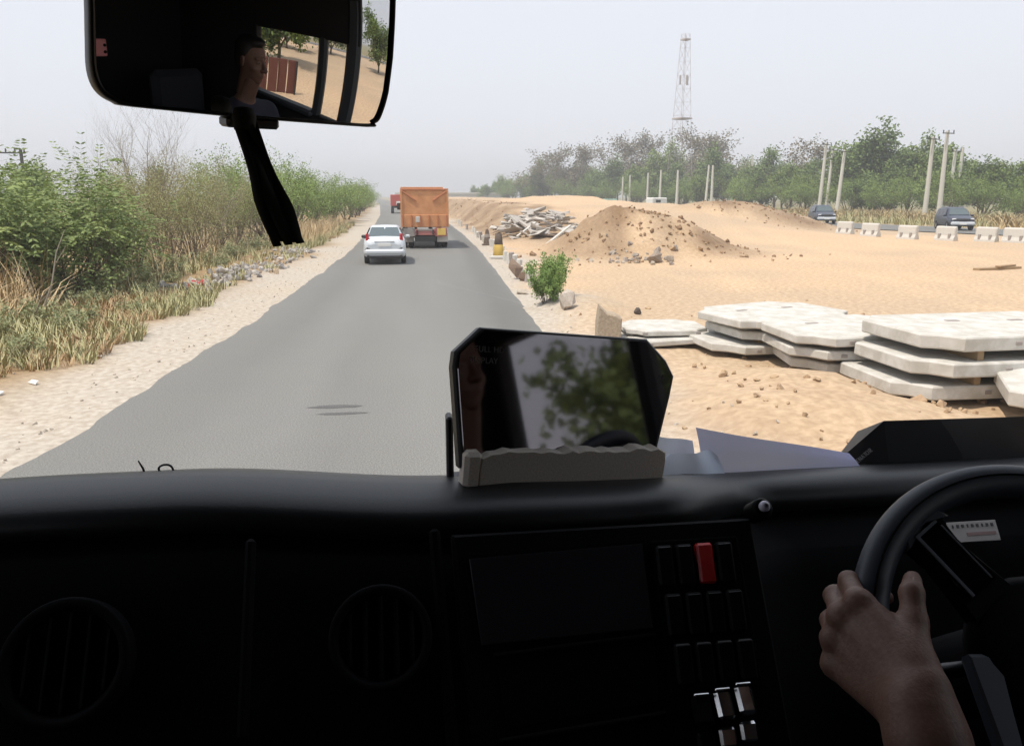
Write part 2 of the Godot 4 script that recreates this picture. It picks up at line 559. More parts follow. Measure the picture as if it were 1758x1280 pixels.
func ground_colour(x: float, z: float, h: float) -> Color:
	var sand := Color(0.51, 0.39, 0.265)
	var soil := Color(0.235, 0.15, 0.083)
	var pale := Color(0.49, 0.445, 0.385)
	var scrub := Color(0.30, 0.23, 0.13)
	var a := fine.get_noise_2d(x * 5.0 + 50.0, z * 5.0)
	var b := big.get_noise_2d(x * 3.0, z * 3.0 - 90.0)
	var l := along(ROAD_L, z)
	var r := along(ROAD_R, z)
	if x <= (l + r) * 0.5:
		var d := l - x
		var k := ss(1.1, 2.6, d + a * 1.2)
		var c := pale.lerp(Color(0.50, 0.44, 0.36), clampf(0.3 + a, 0, 1))
		return c.lerp(scrub.lerp(Color(0.36, 0.24, 0.12), clampf(0.5 + b * 1.5, 0, 1)), k)
	var d := x - r
	var c := sand.lerp(Color(0.62, 0.45, 0.29), clampf(0.4 + b * 1.6 + a * 0.5, 0, 1))
	c = pale.lerp(c, ss(0.2, 2.2, d + a * 1.5))
	# freshly tipped earth is browner: where the heaps are
	var tip := heap(x, z, 11.6, -37.4, 6.6, 5.8, 1.0) + heap(x, z, 30.0, -63.0, 9.0, 5.6, 1.0) + 0.9 * heap(x, z, 9.0, -72.0, 5.0, 34.0, 1.0)
	c = c.lerp(soil.lerp(sand, clampf(0.22 + a * 1.3, 0.0, 1.0)), clampf(tip * 2.2, 0, 1))
	var flank := ss(1.0, 2.2, d + a) * (1.0 - ss(4.6, 7.5, d + a * 2.0)) * ss(-42.0, -55.0, z) * (1.0 - ss(-230.0, -300.0, z))
	c = c.lerp(soil.lerp(sand, clampf(0.40 + a * 0.5 + 0.5 * fine.get_noise_2d(x * 40.0, z * 17.0), 0, 1)), flank * 0.85)
	var bank := heap(x, z, 5.6, -8.8, 3.6, 3.6, 1.0)
	c = c.lerp(Color(0.40, 0.275, 0.165).lerp(Color(0.52, 0.39, 0.26), clampf(0.4 + a * 2.2, 0, 1)), clampf(bank * 1.5, 0, 0.85))
	# wheel tracks pressed into the sand, running towards the embankment
	var tr := absf(fposmod(x * 0.94 + z * 0.22 + 1.2 * b, 7.0) - 3.5)
	if x > 9.0 and x < 30.0 and z > -120.0:
		c = c.lerp(Color(0.66, 0.49, 0.32), (1.0 - ss(0.2, 0.9, absf(tr - 1.1))) * 0.5 * clampf(0.6 + a, 0, 1))
	if absf(x - along(OTHER, z)) > 5.5 and x > 38.0:
		c = c.lerp(scrub.lerp(Color(0.24, 0.24, 0.11), clampf(0.5 + a, 0, 1)), ss(0.0, 3.0, x - along(OTHER, z) - 6.0))
	if z < -300.0 or x > 130.0:
		c = c.lerp(Color(0.25, 0.24, 0.13), 0.7)
	return c

func steps(from: float, to: float, centre: float, least: float, rate: float) -> Array:
	var up := []
	var x := centre
	while x < to:
		up.append(x)
		x += maxf(least, rate * (x - centre))
	up.append(to)
	var dn := []
	x = centre - least
	while x > from:
		dn.append(x)
		x -= maxf(least, rate * (centre - x))
	dn.append(from)
	dn.reverse()
	return dn + up

func build_ground() -> void:
	var xs := steps(-1300.0, 1300.0, 4.0, 0.22, 0.034)
	var zs := steps(-1500.0, 300.0, -7.0, 0.22, 0.022)
	var mb := MB.new()
	var w := xs.size()
	var hs := PackedFloat32Array()
	for z in zs:
		for x in xs:
			hs.append(ground(x, z))
	for j in zs.size():
		for i in w:
			var p := Vector3(xs[i], hs[j * w + i], zs[j])
			var i0 := maxi(i - 1, 0)
			var i1 := mini(i + 1, w - 1)
			var j0 := maxi(j - 1, 0)
			var j1 := mini(j + 1, zs.size() - 1)
			var nn := Vector3(-(hs[j * w + i1] - hs[j * w + i0]) / (xs[i1] - xs[i0]), 1.0, -(hs[j1 * w + i] - hs[j0 * w + i]) / (zs[j1] - zs[j0])).normalized()
			mb.col = ground_colour(p.x, p.z, p.y)
			mb.vert(p, nn)
	for j in zs.size() - 1:
		for i in w - 1:
			var a := j * w + i
			mb.ix.append_array(PackedInt32Array([a, a + 1, a + w + 1, a, a + w + 1, a + w]))
	setting("ground", mb, M.soil)

func build_roads() -> void:
	# worn grey asphalt with a crumbling edge
	var mb := MB.new()
	var zs := steps(-1500.0, 60.0, -6.0, 0.16, 0.012)
	var cols := 17
	var rows := []
	var shade := []
	for z in zs:
		var l: float = along(ROAD_L, z) + 0.16 * fine.get_noise_2d(z * 11.0, 3.0) + 0.07 * fine.get_noise_2d(z * 50.0, 9.0) + 0.5 * maxf(0.0, fine.get_noise_2d(z * 6.0, 77.0))
		var r: float = along(ROAD_R, z) + 0.10 * fine.get_noise_2d(z * 14.0, 33.0) + 0.04 * fine.get_noise_2d(z * 60.0, 19.0)
		var row := []
		for i in cols:
			var t := float(i) / (cols - 1)
			t = t if i > 0 and i < cols - 1 else t
			var x := lerpf(l, r, t)
			row.append(Vector3(x, 0.0 if i > 0 and i < cols - 1 else -0.03, z))
			# tyre-polished lanes paler, the patched right edge and old seams darker: bitumen, not light
			var g := 0.218 + 0.035 * fine.get_noise_2d(x * 14.0, z * 0.7) + 0.02 * big.get_noise_2d(x * 10.0, z * 3.0)
			var m := r - x
			g -= 0.05 * (1.0 - ss(0.3, 0.75, absf(m - 0.65 + 0.1 * fine.get_noise_2d(z * 3.0, 5.0))))
			g += 0.012 * (1.0 - ss(0.2, 0.8, absf(m - 2.4))) + 0.012 * (1.0 - ss(0.2, 0.8, absf(m - 4.6)))
			shade.append(Color(g * 0.985, g * 0.985, g * 0.94))
		rows.append(row)
	var s := 0
	mb.grid(rows, false, false)
	for i in mb.c.size():
		mb.c[i] = shade[i]
	if mb.n[cols * 4 + 5].y < 0.0:
		mb.turn()
	setting("road", mb, M.asphalt)
	for q in [[-0.95, -10.35, 0.40, 0.10, 5], [-0.85, -10.0, 0.36, 0.07, 6]]:      # small bitumen patches
		mb = MB.new()
		rng.seed = q[4]
		var ring := []
		for k in 14:
			var a := TAU * k / 14.0
			ring.append(Vector3(q[0] + cos(a) * q[2] * rng.randf_range(0.7, 1.0), 0.004, q[1] + sin(a) * q[3] * rng.randf_range(0.6, 1.0)))
		mb.col = Color(0.125, 0.125, 0.125)
		mb.face(ring, Vector3.UP)
		setting("road_patch", mb, M.asphalt)
	# the far carriageway
	mb = MB.new()
	rows = []
	for k in 90:
		var z := 60.0 - k * 4.0
		var c := along(OTHER, z)
		rows.append([Vector3(c - 5.0, 0.03, z), Vector3(c - 1.6, 0.04, z), Vector3(c + 1.6, 0.04, z), Vector3(c + 5.0, 0.03, z)])
	mb.col = Color(0.20, 0.20, 0.195)
	mb.grid(rows, false, false)
	if mb.n[8].y < 0.0:
		mb.turn()
	setting("far_road", mb, M.asphalt)

# ------------------------------------------------------------------ plants
func limb(mb: MB, p: Vector3, dir: Vector3, length: float, r: float, depth: int, tips: Array, spec: Dictionary) -> void:
	var pts := [p]
	var rad := [r]
	var d := dir
	var n := 4 if depth > 0 else 3
	for k in n:
		d = (d + Vector3(rng.randf_range(-1, 1), rng.randf_range(-0.5, 0.8), rng.randf_range(-1, 1)) * spec.wobble + Vector3(0, spec.rise, 0)).normalized()
		pts.append(pts[-1] + d * length / n)
		rad.append(r * (1.0 - 0.62 * (k + 1) / n))
	mb.tube(pts, rad, 5 if r > 0.03 else 3, false)
	if depth == 0:
		tips.append(pts[-1])
		tips.append(pts[-2])
		return
	var kids: int = spec.kids
	for k in kids:
		var t := rng.randf_range(spec.get("low", 0.35), 1.0) if k > 0 else 1.0
		var i := clampi(int(t * n), 1, n)
		var a := rng.randf() * TAU
		var side := d.cross(Vector3(cos(a), 0.3, sin(a))).normalized()
		var nd: Vector3 = (d * 0.75 + side * spec.spread).normalized()
		limb(mb, pts[i], nd, length * rng.randf_range(0.55, 0.8), rad[i] * 0.72, depth - 1, tips, spec)
	tips.append(pts[-1])

func leaf(mb: MB, p: Vector3, d: Vector3, side: Vector3, l: float, w: float) -> void:
	var nn := side.cross(d).normalized()
	if nn.y < 0.0: nn = -nn
	nn = (nn + Vector3(0, 0.6, 0)).normalized()
	var s := mb.v.size()
	mb.vert(p, nn)
	mb.vert(p + d * l * 0.45 + side * w * 0.5, nn)
	mb.vert(p + d * l, nn)
	mb.vert(p + d * l * 0.45 - side * w * 0.5, nn)
	if d.cross(side).dot(nn) > 0.0:
		mb.ix.append_array(PackedInt32Array([s, s + 1, s + 2, s, s + 2, s + 3]))
	else:
		mb.ix.append_array(PackedInt32Array([s, s + 2, s + 1, s, s + 3, s + 2]))

func dir3() -> Vector3:
	var z := rng.randf_range(-1, 1)
	var a := rng.randf() * TAU
	var r := sqrt(1.0 - z * z)
	return Vector3(r * cos(a), z, r * sin(a))

# a leaf cloud around the twig ends
func clump(mb: MB, at: Vector3, radius: float, count: int, l: float, w: float, spec: Dictionary) -> void:
	var tone := rng.randf()
	for k in count:
		var p := at + dir3() * radius * pow(rng.randf(), 0.5)
		var d := (dir3() + Vector3(0, spec.droop, 0)).normalized()
		var side := d.cross(dir3()).normalized()
		var t := clampf(tone * 0.6 + rng.randf() * 0.5, 0, 1)
		mb.col = spec.dark.lerp(spec.light, t)
		if rng.randf() < spec.get("dead", 0.0):
			mb.col = Color(0.26, 0.19, 0.10)
		leaf(mb, p, d, side, l * rng.randf_range(0.7, 1.25), w)

# an arching stalk with paired leaflets
func frond(mb: MB, at: Vector3, d: Vector3, length: float, l: float, w: float, pairs: int, spec: Dictionary) -> void:
	var p := at
	var dd := d
	mb.col = spec.dark.lerp(spec.light, rng.randf())
	for k in pairs:
		dd = (dd + Vector3(0, -0.12, 0)).normalized()
		p += dd * length / pairs
		var side := dd.cross(Vector3.UP).normalized()
		for s in [-1.0, 1.0]:
			var ld: Vector3 = (dd * 0.55 + side * s * 0.8 + Vector3(0, -0.15, 0)).normalized()
			leaf(mb, p, ld, ld.cross(Vector3(rng.randf_range(-1, 1), 0.7, rng.randf_range(-1, 1))).normalized(), l * (1.1 - 0.5 * k / pairs), w)

func make_plant(called: String, sd: int, spec: Dictionary) -> Dictionary:
	rng.seed = sd
	var wood := MB.new()
	var crown := MB.new()
	var tips := []
	for k in spec.stems:
		var a := rng.randf() * TAU
		var lean: float = spec.lean * rng.randf_range(0.4, 1.0)
		var d := Vector3(cos(a) * lean, 1.0, sin(a) * lean).normalized()
		var foot: Vector3 = Vector3(cos(a), 0, sin(a)) * spec.foot * rng.randf()
		limb(wood, foot + Vector3(0, -0.15, 0), d, spec.height * rng.randf_range(0.5, 0.62) if spec.stems > 1 else spec.height * 0.5, spec.radius, spec.depth, tips, spec)
	for t in tips:
		if spec.leaves == "frond":
			for k in spec.count:
				var d := (dir3() + Vector3(0, 0.5, 0)).normalized()
				frond(crown, t + dir3() * spec.puff * 0.6, d, spec.size * 4.5, spec.size, spec.size * 0.34, 6, spec)
		elif spec.leaves == "clump":
			clump(crown, t, spec.puff * rng.randf_range(0.6, 1.2), spec.count, spec.size, spec.size * spec.get("slim", 0.5), spec)
	return {"wood": wood.mesh(), "crown": crown.mesh() if crown.v.size() else null, "bark": spec.get("bark", "bark"), "name": called}

func plant(pr: Dictionary, at: Vector3, scale: Vector3, turn: float, label: String, category: String, group: String) -> Node3D:
	var o := thing(pr.name, label, category, at, turn, group)
	o.scale = scale
	part_mesh("trunk", pr.wood, M[pr.bark], o)
	if pr.crown:
		part_mesh("crown", pr.crown, M.leaf, o)
	return o

# tufts of blades, planted many times
func tuft(sd: int, blades: int, height: float, spread: float, width: float, c0: Color, c1: Color) -> ArrayMesh:
	rng.seed = sd
	var mb := MB.new()
	for k in blades:
		var a := rng.randf() * TAU
		var lean := rng.randf_range(0.1, 0.7)
		var h := height * rng.randf_range(0.5, 1.1)
		var p := Vector3(cos(a), 0, sin(a)) * spread * rng.randf() * 0.5
		var d := Vector3(cos(a) * lean, 1.0, sin(a) * lean).normalized()
		var side := d.cross(Vector3(sin(a * 3.0), 0.2, cos(a * 2.0))).normalized() * width
		var q := p + d * h * 0.6
		var r := q + (d + Vector3(cos(a), -0.45, sin(a)) * lean).normalized() * h * 0.4
		mb.col = c0.lerp(c1, rng.randf())
		var nn := (Vector3.UP * 1.2 + d.cross(side).normalized() * 0.6).normalized()
		var s := mb.v.size()
		mb.vert(p - side, nn); mb.vert(p + side, nn); mb.vert(q + side * 0.7, nn); mb.vert(q - side * 0.7, nn); mb.vert(r, nn)
		if d.cross(side).dot(nn) < 0.0:
			mb.ix.append_array(PackedInt32Array([s, s + 2, s + 1, s, s + 3, s + 2, s + 3, s + 4, s + 2]))
		else:
			mb.ix.append_array(PackedInt32Array([s, s + 1, s + 2, s, s + 2, s + 3, s + 3, s + 2, s + 4]))
	return mb.mesh()

func field_of(called: String, label: String, category: String, mesh: Mesh, m: Material, spots: Array) -> void:
	var mm := MultiMesh.new()
	mm.transform_format = MultiMesh.TRANSFORM_3D
	mm.mesh = mesh
	mm.instance_count = spots.size()
	for i in spots.size():
		var s: Array = spots[i]
		mm.set_instance_transform(i, Transform3D(Basis(Vector3.UP, s[1]).scaled(Vector3.ONE * s[2]), s[0]))
	var o := MultiMeshInstance3D.new()
	o.name = numbered(called)
	o.multimesh = mm
	o.material_override = m
	add_child(o, true)
	tag(o, label, category, "", "stuff")

func spot(x: float, z: float, lo: float, hi: float) -> Array:
	return [Vector3(x, ground(x, z) - 0.02, z), rng.randf() * TAU, rng.randf_range(lo, hi)]

const ORD := ["first", "second", "third", "fourth", "fifth", "sixth", "seventh", "eighth", "ninth", "tenth", "eleventh", "twelfth", "thirteenth", "fourteenth", "fifteenth", "sixteenth", "seventeenth", "eighteenth", "nineteenth", "twentieth"]

func at_ground(x: float, z: float, sink := 0.0) -> Vector3:
	return Vector3(x, ground(x, z) - sink, z)

func build_plants() -> void:
	var lush := {"stems": 9, "lean": 0.8, "foot": 0.8, "height": 3.3, "radius": 0.04, "depth": 2, "kids": 4, "low": 0.08, "wobble": 0.26, "rise": 0.06, "spread": 0.85, "leaves": "frond", "count": 2, "puff": 0.45, "size": 0.17, "dark": Color(0.126, 0.175, 0.056), "light": Color(0.265, 0.334, 0.112), "droop": -0.3}
	var olive := {"stems": 9, "lean": 0.5, "foot": 0.7, "height": 4.0, "radius": 0.035, "depth": 3, "kids": 3, "low": 0.12, "wobble": 0.25, "rise": 0.12, "spread": 0.55, "leaves": "clump", "count": 9, "puff": 0.38, "size": 0.085, "slim": 0.4, "dark": Color(0.167, 0.179, 0.074), "light": Color(0.332, 0.332, 0.144), "droop": 0.1, "dead": 0.10, "bark": "bark"}
	var bare := {"stems": 3, "lean": 0.35, "foot": 0.3, "height": 5.6, "radius": 0.07, "depth": 4, "kids": 4, "wobble": 0.20, "rise": 0.14, "spread": 0.6, "leaves": "none", "bark": "bark_pale"}
	var green := {"stems": 5, "lean": 0.55, "foot": 0.5, "height": 4.4, "radius": 0.08, "depth": 3, "kids": 3, "low": 0.1, "wobble": 0.22, "rise": 0.10, "spread": 0.7, "leaves": "clump", "count": 15, "puff": 0.6, "size": 0.15, "slim": 0.5, "dark": Color(0.098, 0.159, 0.035), "light": Color(0.246, 0.335, 0.083), "droop": -0.1}
	var large := {"stems": 1, "lean": 0.1, "foot": 0.0, "height": 8.0, "radius": 0.20, "depth": 4, "kids": 4, "low": 0.2, "wobble": 0.22, "rise": 0.05, "spread": 0.85, "leaves": "clump", "count": 14, "puff": 0.95, "size": 0.36, "slim": 0.6, "dark": Color(0.074, 0.125, 0.030), "light": Color(0.229, 0.301, 0.075), "droop": 0.0}
	var deep := large.duplicate(); deep.merge({"count": 14, "dark": Color(0.068, 0.109, 0.032), "light": Color(0.186, 0.263, 0.074)}, true)
	var brown := large.duplicate(); brown.merge({"count": 9, "puff": 0.9, "size": 0.26, "dark": Color(0.12, 0.105, 0.06), "light": Color(0.21, 0.18, 0.11), "bark": "bark_pale"}, true)
	var weed := {"stems": 9, "lean": 0.9, "foot": 0.35, "height": 0.9, "radius": 0.012, "depth": 1, "kids": 3, "wobble": 0.2, "rise": 0.12, "spread": 0.6, "leaves": "clump", "count": 12, "puff": 0.16, "size": 0.13, "slim": 0.4, "dark": Color(0.189, 0.223, 0.101), "light": Color(0.380, 0.397, 0.223), "droop": 0.3, "dead": 0.12}
	var dense := {"stems": 14, "low": 0.05, "lean": 0.45, "foot": 0.3, "height": 1.35, "radius": 0.018, "depth": 2, "kids": 3, "wobble": 0.2, "rise": 0.10, "spread": 0.6, "leaves": "clump", "count": 30, "puff": 0.19, "size": 0.09, "slim": 0.45, "dark": Color(0.106, 0.187, 0.052), "light": Color(0.283, 0.391, 0.119), "droop": 0.2}
	var L := [make_plant("leafy_bush", 11, lush), make_plant("leafy_bush", 12, lush), make_plant("leafy_bush", 13, lush)]
	var O := [make_plant("thin_shrub", 21, olive), make_plant("thin_shrub", 22, olive), make_plant("thin_shrub", 23, olive)]
	var B := make_plant("bare_tree", 31, bare)
	var G := [make_plant("roadside_tree", 41, green), make_plant("roadside_tree", 42, green), make_plant("roadside_tree", 43, green)]
	var T := [make_plant("large_tree", 51, large), make_plant("large_tree", 52, large), make_plant("large_tree", 53, large)]
	var D := [make_plant("large_tree", 61, deep), make_plant("large_tree", 62, deep), make_plant("large_tree", 63, deep)]
	var W := [make_plant("large_tree", 71, brown), make_plant("large_tree", 72, brown)]
	var weeds := [make_plant("weed", 81, weed), make_plant("weed", 82, weed)]
	var S := make_plant("roadside_bush", 91, dense)
	rng.seed = 5
	# the left verge, from the near end
	var lush_at := [[-12.4, -19.4, 1.1, "lush feathery-leaved bush cut by the left edge of the view"], [-10.4, -20.6, 1.08, "tallest lush bush with drooping leaflets, behind the dry reeds by the road"], [-9.3, -22.4, 1.0, "lush bush with drooping leaflets beside a leaning pale dead stem"], [-11.9, -24.5, 1.1, "lush green bush rising behind the two front leafy bushes"], [-9.6, -25.6, 0.92, "lush green bush between the leafy bushes and the thin olive shrubs"], [-14.5, -23.0, 1.2, "lush green bush at the back of the thicket, under the pole crossarm"]]
	for k in lush_at.size():
		var a: Array = lush_at[k]
		plant(L[k % 3], at_ground(a[0], a[1]), Vector3.ONE * a[2], rng.randf() * TAU, a[3], "bush", "lush bushes on the verge")
	var olive_at := [[-8.9, -26.6, 0.68], [-9.9, -29.2, 0.76], [-8.6, -31.0, 0.76], [-10.8, -33.0, 0.80], [-8.7, -34.4, 0.82], [-9.2, -37.0, 0.84], [-8.4, -40.0, 0.80], [-11.0, -38.5, 0.88], [-8.3, -43.5, 0.76]]
	for k in olive_at.size():
		var a: Array = olive_at[k]
		plant(O[k % 3], at_ground(a[0], a[1]), Vector3.ONE * a[2], rng.randf() * TAU, "thin olive-leaved shrub with many stems, %s from the near end of the shrub row" % ORD[k], "shrub", "thin shrubs on the verge")
	plant(B, at_ground(-10.6, -35.4), Vector3.ONE * 1.05, 0.6, "tall leafless grey tree standing above the olive shrubs", "tree", "")
	plant(B, at_ground(-9.0, -41.0), Vector3.ONE * 0.8, 2.6, "smaller leafless grey tree behind the olive shrubs nearer the hanging tassel", "tree", "")
	var green_at := [[-9.6, -47.0, 1.0], [-8.2, -50.0, 0.9], [-8.6, -55.5, 0.95], [-11.5, -58.0, 1.15], [-8.3, -62.0, 1.0], [-7.4, -68.0, 0.92], [-9.5, -72.0, 1.15], [-6.9, -76.0, 0.95], [-7.2, -84.0, 1.1], [-6.2, -91.0, 0.95], [-5.9, -99.0, 1.0], [-6.3, -110.0, 1.0], [-6.6, -124.0, 0.95], [-6.9, -140.0, 1.0], [-8.0, -165.0, 1.05], [-9.5, -195.0, 1.1], [-11.5, -235.0, 1.2], [-14.5, -290.0, 1.3], [-19.5, -360.0, 1.4]]
	for k in green_at.size():
		var a: Array = green_at[k]
		plant(G[k % 3], at_ground(a[0], a[1]), Vector3(a[2], a[2] * rng.randf_range(0.80, 0.92), a[2]), rng.randf() * TAU, "green roadside tree left of the road, %s counted from the shrubs towards the horizon" % ORD[k], "tree", "trees along the left of the road")
	var back_at := [[-17.0, -33.0, 0.36], [-20.0, -42.0, 0.45], [-16.0, -50.0, 0.45], [-18.0, -64.0, 0.52], [-15.0, -78.0, 0.5], [-16.0, -98.0, 0.58], [-26.0, -60.0, 0.55], [-14.5, -125.0, 0.6]]
	for k in back_at.size():
		var a: Array = back_at[k]
		plant([T, D][k % 2][k % 3], at_ground(a[0], a[1]), Vector3.ONE * a[2], rng.randf() * TAU, "dark green tree showing behind the left roadside growth, %s nearest of these" % ORD[k], "tree", "trees behind the left roadside growth")
	# beyond the far carriageway
	var right_at := [[33.9, -336.8, 6.9, "g"], [39.8, -315.3, 8.9, "g"], [44.7, -294.0, 9.6, "g"], [48.5, -272.7, 13.8, "d"], [53.5, -266.9, 16.3, "b"], [58.2, -261.1, 16.4, "b"], [59.9, -240.2, 10.4, "d"], [62.5, -229.5, 12.5, "d"], [72.5, -248.8, 18.5, "b"], [80.5, -252.9, 19.2, "b"], [64.7, -213.6, 10.2, "g"], [72.6, -212.6, 14.4, "g"], [86.3, -236.5, 20.0, "b"], [91.6, -235.8, 17.9, "b"], [69.7, -197.4, 10.2, "d"], [73.2, -186.6, 10.5, "d"], [75.4, -181.1, 12.8, "d"], [74.9, -165.7, 9.7, "g"], [77.5, -160.1, 11.7, "d"], [72.1, -145.4, 8.3, "g"], [76.5, -144.8, 9.4, "d"], [81.9, -149.2, 11.9, "b"], [77.1, -134.3, 9.5, "g"], [74.4, -124.4, 11.9, "g"], [76.6, -122.0, 12.7, "d"], [77.1, -118.8, 9.5, "g"], [76.6, -113.7, 9.2, "d"], [77.9, -111.5, 10.0, "g"], [80.9, -109.0, 9.6, "d"], [71.7, -98.9, 6.2, "g"], [79.3, -100.9, 7.0, "d"], [79.0, -96.8, 7.0, "g"], [78.5, -92.7, 6.5, "d"], [79.8, -90.5, 7.5, "g"], [80.9, -87.3, 7.9, "d"], [70.0, -155.0, 7.0, "d"], [66.0, -172.0, 7.5, "g"], [61.0, -188.0, 7.0, "d"], [69.0, -133.0, 6.0, "g"], [70.0, -113.0, 5.4, "d"], [32.2, -368.1, 6.2, "g"], [38.7, -346.5, 8.0, "d"], [46.0, -335.2, 9.8, "g"], [52.8, -323.9, 10.1, "d"], [59.2, -312.7, 13.5, "g"], [65.0, -301.5, 14.1, "d"], [71.6, -300.6, 11.4, "g"], [75.6, -289.8, 12.4, "d"], [81.9, -288.9, 13.7, "g"], [90.4, -277.4, 14.2, "d"], [96.1, -266.2, 14.5, "g"], [103.0, -255.0, 13.3, "d"], [102.2, -234.4, 11.8, "g"], [100.1, -214.0, 11.4, "d"], [98.3, -193.5, 10.9, "g"]]
	var cnt := {"g": 0, "d": 0, "b": 0}
	for a in right_at:
		var k: int = cnt[a[3]]
		cnt[a[3]] += 1
		var set: Array = {"g": T, "d": D, "b": W}[a[3]]
		var sc: float = a[2] / (8.6 if a[3] != "b" else 7.3)
		var word: String = {"g": "bright green leafy tree", "d": "dark green leafy tree", "b": "half-bare brownish tree"}[a[3]]
		plant(set[k % set.size()], Vector3(a[0], 0, a[1]), Vector3(sc * rng.randf_range(0.95, 1.25), sc, sc * rng.randf_range(0.95, 1.25)), rng.randf() * TAU, "%s beyond the construction site, %s of its kind from the %s" % [word, ORD[k] if k < 20 else ["twenty-first", "twenty-second", "twenty-third", "twenty-fourth", "twenty-fifth"][k - 20], "road"], "tree", "trees beyond the far carriageway")
	var low_at := [[69.0, -95.0, 0.9], [73.0, -93.0, 1.0], [76.5, -90.0, 0.9], [66.5, -104.0, 0.9], [71.0, -106.0, 1.1], [68.5, -116.0, 1.0], [72.5, -119.0, 1.2], [66.5, -126.0, 1.0], [70.0, -138.0, 1.2], [65.0, -146.0, 1.1], [69.0, -162.0, 1.3], [63.5, -178.0, 1.3], [60.0, -197.0, 1.3], [62.0, -211.0, 1.4], [57.0, -222.0, 1.4], [55.0, -238.0, 1.5], [50.0, -255.0, 1.6], [46.0, -275.0, 1.6], [41.0, -300.0, 1.7], [74.0, -86.0, 0.8]]
	for k in low_at.size():
		var a: Array = low_at[k]
		plant(G[k % 3], Vector3(a[0], 0, a[1]), Vector3(a[2] * 1.3, a[2], a[2] * 1.3), rng.randf() * TAU, "low green thicket at the foot of the far trees, %s from the right" % ORD[k], "thicket", "thickets under the far trees")
	# trees that only the mirror and the display show, behind the cab on the right
	rng.seed = 6
	var rear_at := [[19.0, 11.6, 1.0], [31.0, 18.0, 0.9], [33.0, 2.0, 0.8], [34.0, 24.0, 1.0], [42.0, 14.0, 1.0]]
	for k in rear_at.size():
		var a: Array = rear_at[k]
		plant(D[k % 3], at_ground(a[0], a[1]), Vector3.ONE * a[2], rng.randf() * TAU, "dark tree behind the cab, %s nearest of those reflected in the mirror" % ORD[k], "tree", "trees behind the cab")
	# low plants on the verge and at the edge of the works
	var weed_at := [[-6.4, -14.0, 0.5], [-6.6, -16.6, 0.62], [-6.9, -17.6, 0.7], [-6.3, -19.4, 0.5], [-7.5, -15.4, 0.6], [-7.4, -19.9, 0.6], [-6.9, -22.0, 0.5], [-7.9, -17.4, 0.75], [-6.7, -30.5, 0.5], [-7.0, -25.4, 0.5], [-8.0, -22.4, 0.9], [-7.7, -24.6, 0.85], [-7.9, -28.0, 0.9], [-7.6, -32.6, 0.85], [-7.4, -36.0, 0.85], [-7.3, -41.0, 0.9], [-7.2, -46.0, 0.9]]
	for k in weed_at.size():
		var a: Array = weed_at[k]
		plant(weeds[k % 2], at_ground(a[0], a[1], 0.02), Vector3.ONE * a[2], rng.randf() * TAU, "pale green weed on the grassy left verge, %s in order of distance" % ORD[k], "weed", "weeds on the left verge")
	plant(S, at_ground(3.52, -19.2, 0.05), Vector3(0.68, 0.80, 0.68), 0.4, "bright green bush standing at the right edge of the road", "bush", "")
	# grass, reeds and dry stalks: nobody could count them
	var lines := [[], [], [], []]
	for k in 5200:
		var z := -7.0 - pow(rng.randf(), 1.35) * 70.0
		var d := 1.9 + rng.randf() * rng.randf() * 7.0 + 0.8 * fine.get_noise_1d(z * 10.0)
		var x := along(ROAD_L, z) - d
		if x > -7.2 and z < -22.5 and z > -42.5 and rng.randf() < 0.85:
			continue
		var patch := fine.get_noise_2d(x * 7.0 + 300.0, z * 7.0)
		if patch > 0.12 and rng.randf() < 0.75:
			lines[1].append(spot(x, z, 0.5, 1.1))
		else:
			lines[0].append(spot(x, z, 0.55, 1.15))
	for k in 210:
		var z := rng.randf_range(-19.5, -13.0)
		lines[2].append(spot(rng.randf_range(-10.6, -8.1) + (z + 17.0) * 0.06, z, 0.7, 1.25))
	for k in 900:
		var z := rng.randf_range(-46.0, -20.0)
		lines[0 if rng.randf() < 0.88 else 2].append(spot(rng.randf_range(-10.5, -7.3), z, 0.35, 0.6 + 0.7 * rng.randf()))
	for k in 420:
		var z := rng.randf_range(-74.0, -44.0)
		lines[2].append(spot(along(ROAD_L, z) - rng.randf_range(2.3, 5.0), z, 0.5, 0.85))
	for k in 2600:
		var z := rng.randf_range(-120.0, -55.0)
		var x := along(OTHER, z) + 6.5 + rng.randf() * 24.0
		lines[3 if fine.get_noise_2d(x * 3.0, z * 3.0) > 0.1 else 0].append(spot(x, z, 1.2, 2.6))
	field_of("verge_grass", "grey-green grass covering the left verge and the far roadside", "grass", tuft(1, 16, 0.42, 0.5, 0.012, Color(0.252, 0.263, 0.126), Color(0.483, 0.452, 0.263)), M.dry, lines[0])
	field_of("dry_grass", "patches of short brown dead grass on the left verge", "grass", tuft(2, 14, 0.32, 0.5, 0.011, Color(0.357, 0.242, 0.137), Color(0.546, 0.409, 0.252)), M.dry, lines[1])
	field_of("dry_reeds", "tall straw-coloured reeds beside the left bushes", "reeds", tuft(3, 15, 1.5, 0.5, 0.010, Color(0.420, 0.304, 0.168), Color(0.651, 0.514, 0.325)), M.dry, lines[2])
	field_of("straw_grass", "straw-coloured tall grass beyond the far carriageway", "grass", tuft(4, 12, 0.6, 0.6, 0.02, Color(0.378, 0.284, 0.147), Color(0.546, 0.441, 0.263)), M.dry, lines[3])

